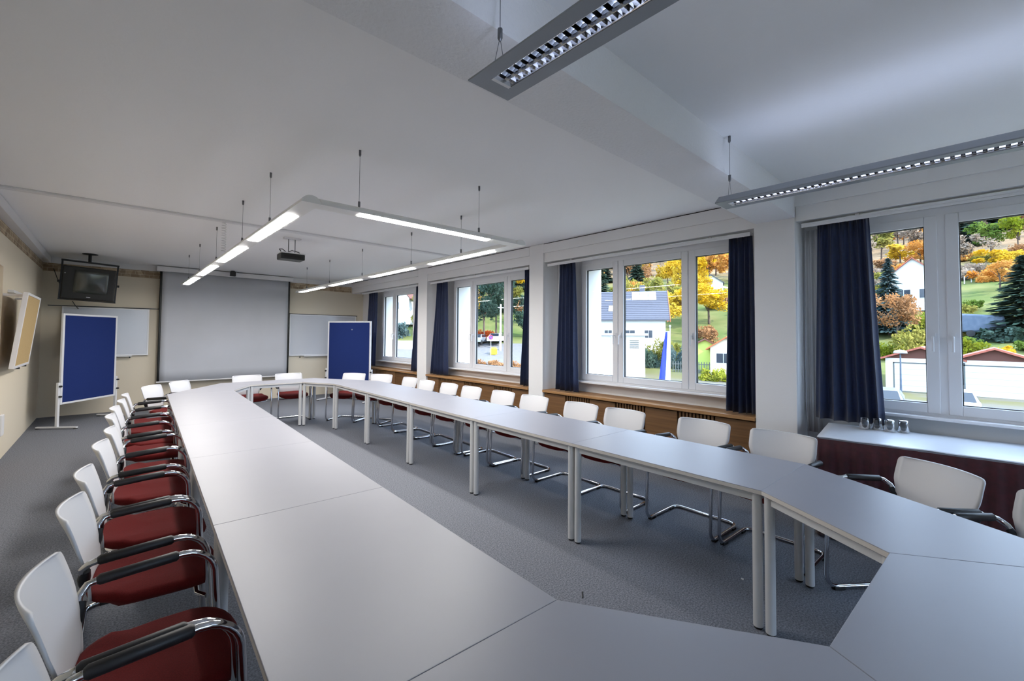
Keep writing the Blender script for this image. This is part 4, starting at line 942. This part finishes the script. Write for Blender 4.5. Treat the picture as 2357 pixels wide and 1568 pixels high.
# --- outside the two far windows
plant(39.0, 48.4, 6.5, 10.5, 'leaf_spruce', 'round', 2, 'pine_tree', 'big dark pine filling the second window from the screen', 'tree')
plant(43.0, 50.4, 6.0, 10.0, 'leaf_spruce', 'round', 2, 'pine_tree', 'second dark pine seen beside the narrow curtain of the pine window', 'tree')
plant(39.6, 49.3, 4.2, 2.5, 'leaf_red', 'bush', 2, 'red_bush', 'rounded red-orange bush under the big pine', 'shrub')
up = thing('utility_pole', 'pale concrete utility pole before the dark pine', 'pole', (38.3, 44.0, zt(38.3, 44.0)))
MB().tube([(0, 0, 0), (0, 0, 6.2)], [0.14, 0.10], 8).build('pole', 'flag_white', up)
MB().box(-0.5, 0.5, -0.05, 0.05, 5.7, 5.82).build('crossarm', 'post_grey', up)
sg = thing('traffic_sign', 'round blue and red no-parking sign on a post', 'traffic sign', (35.2, 42.3, zt(35.2, 42.3)), math.atan2(42.3, 35.2)-PI/2)
MB().tube([(0, 0, 0), (0, 0, 2.6)], 0.03, 8).build('post', 'post_grey', sg)
MB().tube([(0, -0.05, 2.4), (0, -0.03, 2.4)], 0.30, 20).build('rim', 'sign_red', sg); MB().tube([(0, -0.06, 2.4), (0, -0.05, 2.4)], 0.22, 20).build('disc', 'sign_blue', sg)
MB().box(-0.22, 0.22, -0.07, -0.06, 2.37, 2.43).build('bar', 'sign_red', sg).matrix_local = Matrix.Translation((0, 0, 2.4)) @ Matrix.Rotation(0.78, 4, 'Y') @ Matrix.Translation((0, 0, -2.4))
yb = thing('grit_box', 'yellow grit box beside the lane', 'box', (36.1, 42.8, zt(36.1, 42.8)), 0.6)
MB().box(-0.5, 0.5, -0.35, 0.35, 0, 0.7).build('bin', 'box_yellow', yb, bevel=0.05); MB().add([(-.53, -.38, .7), (.53, -.38, .7), (.53, .38, .7), (-.53, .38, .7), (-.4, -.2, .95), (.4, -.2, .95), (.4, .25, .95), (-.4, .25, .95)], [(4, 5, 6, 7), (0, 1, 5, 4), (1, 2, 6, 5), (2, 3, 7, 6), (3, 0, 4, 7), (0, 3, 2, 1)]).build('lid', 'box_yellow', yb)
for k in range(4):
    plant(30.2+1.3*k, 38.6-1.5*k, 2.6, 1.5, 'leaf_rust', 'bush', 1, 'hedge_bush', 'reddish-brown hedge bush along the lane below the pine window', 'shrub', 'hedge bushes along the lane')
rb = thing('red_banner', 'narrow red banner on a thin pole by the hedge', 'flag', (25.6, 28.6, -2.6))
MB().tube([(0, 0, 0), (0, 0, 2.6)], 0.025, 6).build('pole', 'post_grey', rb); MB().sheet(lambda u, v: (0.28*u, -0.3*u, 2.55-1.9*v), 3, 6, lambda u, v: (0.01, 0.01, 0)).build('cloth', 'sign_red', rb)
hb = gable_house('timbered_house', 'white house with steep roof seen through the window nearest the screen', 'house', 36.2, 66.5, 0.5, 7, 8, 3.4, 7.4, 'render_white', 'roof_brown', windows=(('-y', -2.0, 1.4, 1.1, 1.2), ('-y', 1.0, 1.4, 1.1, 1.2), ('-x', 1.2, 1.4, 1.1, 1.2), ('-x', -1.2, 1.4, 1.1, 1.2), ('-x', 0, 4.2, 1.1, 1.1)))
plant(40, 76, 9, 9, 'leaf_gold', 'round', 1, 'yellow_tree', 'yellow tree behind the white house with the steep roof', 'tree')
plant(29.8, 57.0, 4.2, 3.6, 'leaf_blue', 'bush', 1, 'garden_shrub', 'grey-green shrub below the house with the steep roof', 'shrub')
wl2 = thing('garden_wall', 'long low white garden wall below the house with the steep roof', 'wall', (28.5, 51.5, zt(28.5, 51.5)), -0.6)
MB().box(-5, 5, -0.15, 0.15, -0.6, 1.0).build('masonry', 'render_white', wl2); MB().box(-5.05, 5.05, -0.22, 0.22, 1.0, 1.12).build('coping', 'post_grey', wl2)
# --- scrub and garden trees between the houses and the wood
rs_ = random.Random(21)
def scatter(n, az0, az1, r0, r1, choices, hs, wf, kind, name, what, where, fine):
    c = 0
    for _ in range(n*6):
        if c >= n: break
        az, r = rs_.uniform(az0, az1), rs_.uniform(r0, r1); x, y = polar(az, r); h = rs_.uniform(*hs); w_ = h*wf*rs_.uniform(0.85, 1.15)
        if any(math.hypot(x-a, y-b) < 0.42*(w_+cc) for a, b, cc in placed) or math.hypot(x-82.3, y-6.6) < 6 or math.hypot(x-52, y-34) < 9.5 or math.hypot(x-92.5, y-39) < 5: continue
        m_, wd_ = rs_.choice(choices); c += 1
        plant(x, y, w_, h, m_, kind, fine, name, '%s %s %s' % (wd_, what, where), 'tree' if kind == 'round' else 'shrub', '%s %ss %s' % (wd_, what, where))
scatter(26, -0.06, 0.16, 98, 128, [('leaf_rust', 'brown'), ('leaf_bare', 'grey-brown'), ('leaf_orange', 'orange'), ('leaf_olive', 'olive')], (2.6, 4.6), 1.5, 'bush', 'hillside_bush', 'bush', 'along the top of the meadow above the garages', 1)
scatter(9, 0.075, 0.16, 62, 92, [('leaf_olive', 'olive'), ('leaf_rust', 'brown'), ('leaf_lime', 'yellow-green')], (2.6, 4.4), 1.2, 'bush', 'hillside_bush', 'bush', 'on the slope around the blue spruce', 2)
scatter(8, -0.05, 0.03, 60, 80, [('leaf_olive', 'olive'), ('leaf_green', 'green')], (1.2, 2.0), 1.6, 'bush', 'hillside_bush', 'low bush', 'on the meadow around the trailer', 1)
scatter(16, 0.43, 0.58, 64, 86, [('leaf_gold', 'golden'), ('leaf_orange', 'orange'), ('leaf_olive', 'olive'), ('leaf_green', 'green')], (5.0, 8.5), 0.85, 'round', 'garden_tree', 'tree', 'behind the slate-roofed house', 2)
scatter(14, 0.33, 0.45, 54, 84, [('leaf_gold', 'golden'), ('leaf_olive', 'olive'), ('leaf_lime', 'yellow-green'), ('leaf_rust', 'brown')], (2.4, 4.5), 1.2, 'bush', 'garden_bush', 'bush', 'above the garden sheds', 2)
scatter(12, 0.78, 1.02, 64, 82, [('leaf_spruce', 'dark'), ('leaf_olive', 'olive'), ('leaf_gold', 'golden'), ('leaf_rust', 'brown')], (4.0, 8.0), 0.9, 'round', 'garden_tree', 'tree', 'behind the car park', 1)
# --- the wood on the hillside
rf = random.Random(5)
kinds = [('leaf_gold', 'round', 'golden'), ('leaf_gold', 'round', 'golden'), ('leaf_orange', 'round', 'orange'), ('leaf_olive', 'round', 'olive'), ('leaf_spruce', 'conifer', 'dark conifer'), ('leaf_rust', 'round', 'brown'), ('leaf_bare', 'round', 'grey-brown leafless'), ('leaf_green', 'round', 'green')]
n0 = len(placed)
for k in range(900):
    az = rf.uniform(-0.06, 1.12); near_w4 = az < 0.17
    r = (rf.uniform(126, 250) if near_w4 else rf.uniform(84, 215))
    if near_w4: km = rf.choice([5, 6, 6, 6, 3, 4, 2])
    elif az < 0.62: km = rf.choice([0, 0, 1, 2, 2, 3, 4, 5])
    else: km = rf.choice([0, 3, 4, 4, 2])
    m_, kd, wd_ = kinds[km]; x, y = polar(az, r)
    h = rf.uniform(7, 11)*(1.35 if kd == 'conifer' else 1); w_ = h*(0.5 if kd == 'conifer' else rf.uniform(0.75, 0.95))
    if math.hypot(x-92.5, y-39.0) < 9 or math.hypot(x-36, y-66) < 9 or any(math.hypot(x-a, y-b) < 0.5*(w_+c) for a, b, c in placed): continue
    if len(placed)-n0 >= 250: break
    win = 'garage window' if near_w4 else ('slate-house window' if az < 0.62 else 'far windows')
    band = 'lower' if r < (150 if near_w4 else 120) else ('middle' if r < (195 if near_w4 else 165) else 'upper')
    plant(x, y, w_, h, m_, kd, 0 if r > 150 else 1, 'woodland_tree', '%s tree in the %s part of the wood seen through the %s' % (wd_, band, win), 'tree', '%s trees, %s wood, %s' % (wd_, band, win), trunk=(r < 190))
